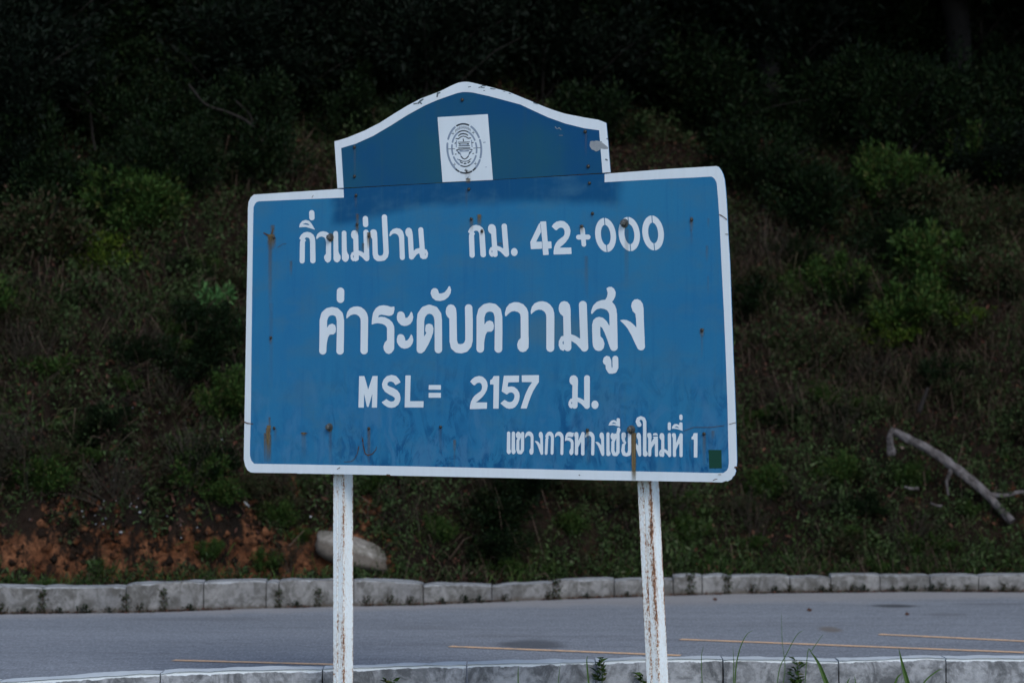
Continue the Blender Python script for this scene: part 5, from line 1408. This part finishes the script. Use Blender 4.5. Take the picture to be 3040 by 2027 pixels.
sc = [('S', [(p[0], p[1], p[2]) for p in c]) for c in [
    [(1078,1300,.5),(1079,1322,1.3),(1085,1346,1.4),(1093,1351,1.4),(1106,1347,1.2),(1117,1334,.8),(1119,1325,.4)], [(1075,1295,.5),(1077,1310,.7)], [(1066,1325,1.3),(1062,1345,.8),(1054,1361,.7),(1044,1369,.7),(1022,1371,.5)],
    [(722,1250,1.2),(735,1256,1.8),(752,1258,1.0)], [(895,1285,1.2),(912,1286,1.3)], [(1002,1392,1),(1010,1387,.8)], [(2136,637,1),(2142,640,1.6),(2150,645,1.0),(2158,652,1.5)], [(2154,695,.8),(2162,696,1.2)],
    [(2165,1259,.7),(2185,1254,1)], [(784,692,1.5),(803,702,3.2),(808,704,3)], [(806,700,2.4),(812,678,1.2)], [(2118,1425,.8),(2125,1422,1),(2130,1421,.7)], [(927,587,.7),(931,580,.6)],
    [(2030,1279,.5),(2060,1268,.6),(2110,1268,.6),(2150,1263,.6)], [(825,735,.5),(840,725,.5),(852,723,.4)], [(1150,1409,2),(1158,1410,2)], [(2183,1387,2.5),(2189,1386,2.5)], [(1720,1409,1.2),(1722,1410,1.2)]]]
tag(put_print('rust_scratches', sc, (0, 0, 1.0), M['crack'], sign, 0.0024, None, 0.6), kind='stuff')

# bolts and screws
def cyl(mb, s, z, r, y0, y1, n=10, dome=0.0, rot=0.0):
    V = []; Fc = []
    for (yy, rr) in ((y0, r), (y1, r), (y1 - dome, r * 0.6)):
        for k in range(n):
            a = 2 * math.pi * k / n + rot; V.append((s + rr * math.cos(a), yy, z + rr * math.sin(a)))
    for j in range(2):
        for k in range(n): Fc.append((j*n+k, j*n+(k+1) % n, (j+1)*n+(k+1) % n, (j+1)*n+k))
    Fc.append(tuple(range(2*n, 3*n))); mb.add(V, [q[::-1] if False else q for q in Fc])
for i, (x, y, big) in enumerate([(1053,437,0),(1053,524,0),(1373,297,0),(1738,391,0),(1747,494,0)]):
    mb = MB(); s, z = L0(x, y); cyl(mb, s, z, 0.0085, 0.0, -0.005, 9, 0.003); mb.build('screw', M['screw'], gable)
for (x, y, big) in [(1058,580,0),(1393,562,0),(1751,544,0),(1760,634,0),(1728,672,0),(2054,653,0),(1061,666,0),(1096,701,0),(814,705,0),(805,1002,0),(1400,650,0),(1432,687,0),(2085,980,0),(2091,1287,0),(815,1270,0),(1096,1271,0),(1745,1276,0),(1309,1267,0)]:
    mb = MB(); s, z = L0(x, y); cyl(mb, s, z, 0.0075, 0.0, -0.006, 9, 0.003); mb.build('screw', M['screw'], panel)
for (x, y) in [(982,705),(979,1268),(1855,663),(1875,1275)]:
    mb = MB(); s, z = L0(x, y); cyl(mb, s, z, 0.021, 0.0, -0.004, 14, 0.001); cyl(mb, s, z, 0.0145, -0.004, -0.020, 6, 0.004, 0.3); mb.build('bolt', M['bolt'], panel)

# posts and rails behind
BACK = 0.065
def post(pxtop_left, pytop, pxbot_left, pybot, wear):
    W = 0.0735
    a = plane_hit(pxtop_left, pytop, -BACK); b_ = plane_hit(pxbot_left, pybot, -BACK)
    def s_at(z): return a[0] + (b_[0] - a[0]) * (a[2] - z) / (a[2] - b_[2])
    # section (u across, v depth): grooved front, plain side
    sec = [(0, .003, 0.0), (.003, 0, .03), (W*.42, 0, .42), (W*.44, .004, .45), (W*.50, .004, .50), (W*.52, 0, .54), (W-.003, 0, .97), (W, .003, 1.0), (W, W-.003, 1.96), (W-.003, W, 2.0), (.003, W, 2.0), (0, W-.003, 2.0)]
    zt = plane_hit(1000, 600, -BACK)[2] if pxtop_left < 1500 else plane_hit(1900, 545, -BACK)[2]
    zs = np.linspace(-0.3, zt, 60)
    V = []; Fc = []; uv = []
    n = len(sec)
    for i, z in enumerate(zs):
        s0 = s_at(z)
        for (u, d, t) in sec:
            V.append((s0 + u + (random.random() - .5) * .0001, BACK + d, z)); uv.append((t, z))
            
    for i in range(len(zs) - 1):
        for k in range(n):
            Fc.append((i*n+k, i*n+(k+1) % n, (i+1)*n+(k+1) % n, (i+1)*n+k))
    Fc.append(tuple(range(n))[::-1]); Fc.append(tuple(range((len(zs)-1)*n, len(zs)*n)))
    return make_obj('post', V, Fc, M['post'], sign, uvs=uv, attrs={'wear': np.full(len(V), wear)})
post(988, 1412, 988, 2027, 0.030)
post(1891, 1432, 1919, 2027, 0.062)
zt, zm, zb, zg = L0(1400, 700)[1], L0(1400, 1000)[1], L0(1400, 1270)[1], L0(1400, 480)[1]
s0, s1 = L0(760, 1000)[0], L0(2130, 1000)[0]
for z, a, b_ in ((zt, s0, s1), (zm, s0, s1), (zb, s0, s1), (zg, L0(1040, 500)[0], L0(1770, 480)[0])):
    mb = MB(); mb.box(a, b_, 0.0055, 0.010, z - 0.02, z + 0.02); mb.box(a, b_, 0.010, BACK - 0.002, z + 0.016, z + 0.020)
    mb.build('rail', M['back'], sign)

# ------------------------------------------------------------------ verge on this side and foreground plants
v = []; f = []
for i, x in enumerate(xs):
    v += [(x, -8, -0.02), (x, near_y(x) - NW + 0.02, 0.0)]
    if i: f.append((2*i-2, 2*i, 2*i+1, 2*i-1))
tag(make_obj('verge', v, f, M['verge']), kind='structure')
rv2 = np.random.default_rng(15)
n_ = 30000
X = rv2.uniform(-4.5, 4.5, n_); Y = near_y(X) - NW - rv2.uniform(0.02, 6.0, n_) ** 1.0
kk = (fbm(X * 2, Y * 2, 91, 3) > 0.42) & (np.abs(X) < 5)
X = X[kk]; Y = Y[kk]; n_ = len(X)
V, Fc = blades(np.stack([X, Y, np.zeros(n_) - 0.01], 1), rv2.normal(size=(n_, 3)) * 0.3 + np.array([0, 0, 1.0]), rv2.uniform(0.04, 0.13, n_), rv2.uniform(0.003, 0.006, n_), rv2.uniform(0.1, 0.9, n_), rv2)
tag(make_obj('verge_grass', V, Fc, M['grass']), kind='stuff')

def tall_blade(pts, depth, w, name, label, group, mat='blade'):
    """broad grass leaf drawn as a folded ribbon, rooted in the verge"""
    P_s = []
    for (a, b_) in pts:
        d = ray(a, b_); P_s.append(tuple(d / d[1] * depth + np.array([0, 0, CAM_H])))
    root = np.array(P_s[0]); P_s = [(root[0] - 0.03, root[1] + 0.02, 0.0)] + P_s
    pp = [np.array(p) for p in smooth_path(P_s, 6)]
    V = []; Fc = []
    n = len(pp)
    for i, p in enumerate(pp):
        t = i / (n - 1); ww = w * (1 - t ** 2.2) * 0.5 + 0.0004
        tg = pp[min(i+1, n-1)] - pp[max(i-1, 0)]; sd = unit(np.cross(tg, np.array([0.25, 1.0, 0.1])))
        V += [p - sd * ww, p + np.array([0, ww * 0.5, 0]), p + sd * ww]
        if i: Fc += [(3*i-3, 3*i-2, 3*i+1, 3*i), (3*i-2, 3*i-1, 3*i+2, 3*i+1)]
    return tag(make_obj(name, V, Fc, M[mat]), label, 'grass', group)
gg = 'tall grass leaves in front of the near kerb'
for pts, dep, w, lb in [
    ([(2490, 2120), (2455, 2030), (2430, 1968), (2403, 1928)], 11.0, 0.026, 'broad bright grass leaf leaning left, left of the two large ones'),
    ([(2715, 2120), (2695, 2030), (2680, 1975), (2668, 1923)], 11.0, 0.026, 'broad bright grass leaf standing upright, right of the two large ones'),
    ([(2640, 2110), (2660, 2020), (2680, 1995)], 11.0, 0.014, 'short curved grass leaf left of the upright broad leaf'),
    ([(2710, 2110), (2740, 2030), (2780, 1992), (2800, 1985)], 10.5, 0.008, 'thin curved grass leaf right of the upright broad leaf'),
    ([(2505, 2100), (2515, 2030), (2524, 2010)], 11, 0.010, 'short blade poking up beside the left broad leaf'),
    ([(2540, 2100), (2540, 2030), (2536, 2005)], 11, 0.008, 'second short blade beside the left broad leaf'),
    ([(1755, 2120), (1745, 2000), (1742, 1960), (1745, 1945)], 11.5, 0.009, 'straight blade in front of the kerb left of the leafy weed'),
    ([(1540, 2120), (1538, 2010), (1539, 1975)], 11.5, 0.008, 'thin dry blade in front of the kerb midway between the posts'),
    ([(1655, 2120), (1658, 2020), (1664, 1968)], 11.5, 0.005, 'very thin green blade right of the dry one'),
    ([(1572, 2100), (1573, 2025)], 11.5, 0.006, 'tip of a short dark blade at the bottom edge'),
    ([(2180, 2120), (2183, 2000), (2195, 1930), (2215, 1885), (2235, 1870)], 11.0, 0.006, 'long thin stalk arching over the kerb right of the right post'),
    ([(2172, 2100), (2178, 1990), (2176, 1915)], 11.0, 0.005, 'thin upright stalk beside the arching stalk'),
    ([(2300, 2120), (2312, 1995), (2335, 1940), (2365, 1885), (2385, 1870)], 10.5, 0.004, 'hair-thin stalk arching right towards the road'),
    ([(2395, 1960), (2410, 1930), (2430, 1900), (2445, 1880)], 10.5, 0.003, 'hair-thin curved stalk tip above the broad leaf'),
    ([(2085, 2100), (2082, 1960), (2088, 1918)], 11.0, 0.004, 'thin short stalk over the kerb top right of the right post'),
    ([(2310, 2120), (2330, 1990), (2322, 1900), (2320, 1820)], 10.0, 0.003, 'faint tall upright stalk reaching up over the road')]:
    tall_blade(pts, dep, w, 'grass_blade', lb, gg)
def kerb_weed(px, py, h, n, seed, label):
    """upright leafy weed in front of the near kerb; px,py = its top"""
    d = ray(px, py); dep = 13.0
    for _ in range(4): dep = float(near_y(d[0] / d[1] * dep)) - NW - 0.05
    T = d / d[1] * dep + np.array([0, 0, CAM_H])
    rg = np.random.default_rng(seed)
    root = empty('leafy_weed', (T[0], near_y(T[0]) - NW - 0.05, 0))
    k = (near_y(T[0]) - NW - 0.05) / dep
    top = T[2]
    mb = MB(); mb.tube([(0, 0, -0.02), (0.01, 0, top * 0.5), (0.0, 0, top)], [0.004, 0.003, 0.0015], 5); mb.build('stem', M['leaf_mid'], root)
    u = rg.uniform(0, 1, n) ** 0.8
    P = np.stack([rg.normal(0, 0.012, n), rg.normal(0, 0.01, n), top - h * u], 1)
    ang = rg.uniform(0, 6.28, n)
    D = np.stack([np.cos(ang), np.sin(ang), rg.uniform(0.1, 0.9, n)], 1)
    V, Fc = leaves(P, D, rg.uniform(0.025, 0.055, n), rg.uniform(0.012, 0.024, n), rg)
    make_obj('foliage', V, Fc, M['leaf_mid'], root)
    tag(root, label, 'weed', 'leafy weeds in front of the near kerb')
kerb_weed(1783, 1950, 0.13, 46, 1, 'leafy green weed in front of the near kerb left of the right post')
kerb_weed(1905, 1998, 0.08, 22, 2, 'small green weed touching the left side of the right post')
kerb_weed(2365, 1958, 0.16, 50, 3, 'tall leafy weed in front of the near kerb beside the left broad grass leaf')
kerb_weed(1160, 2012, 0.06, 22, 4, 'small weed tip at the bottom edge right of the left post')

# where several things still read alike, tell them apart by their order from the left
ORD = ['first', 'second', 'third', 'fourth', 'fifth', 'sixth', 'seventh', 'eighth', 'ninth', 'tenth', 'eleventh', 'twelfth']
by = {}
for o in bpy.data.objects:
    if o.parent is None and o.get('label'): by.setdefault(o['label'], []).append(o)
for lb, os_ in by.items():
    if 1 < len(os_) <= 12 and 'beyond the top edge' not in lb and len(lb.split()) <= 12:
        for k, o in enumerate(sorted(os_, key=lambda q: q.location.x / max(1.0, q.location.y))):
            o['label'] = '%s, %s from the left' % (lb, ORD[k])
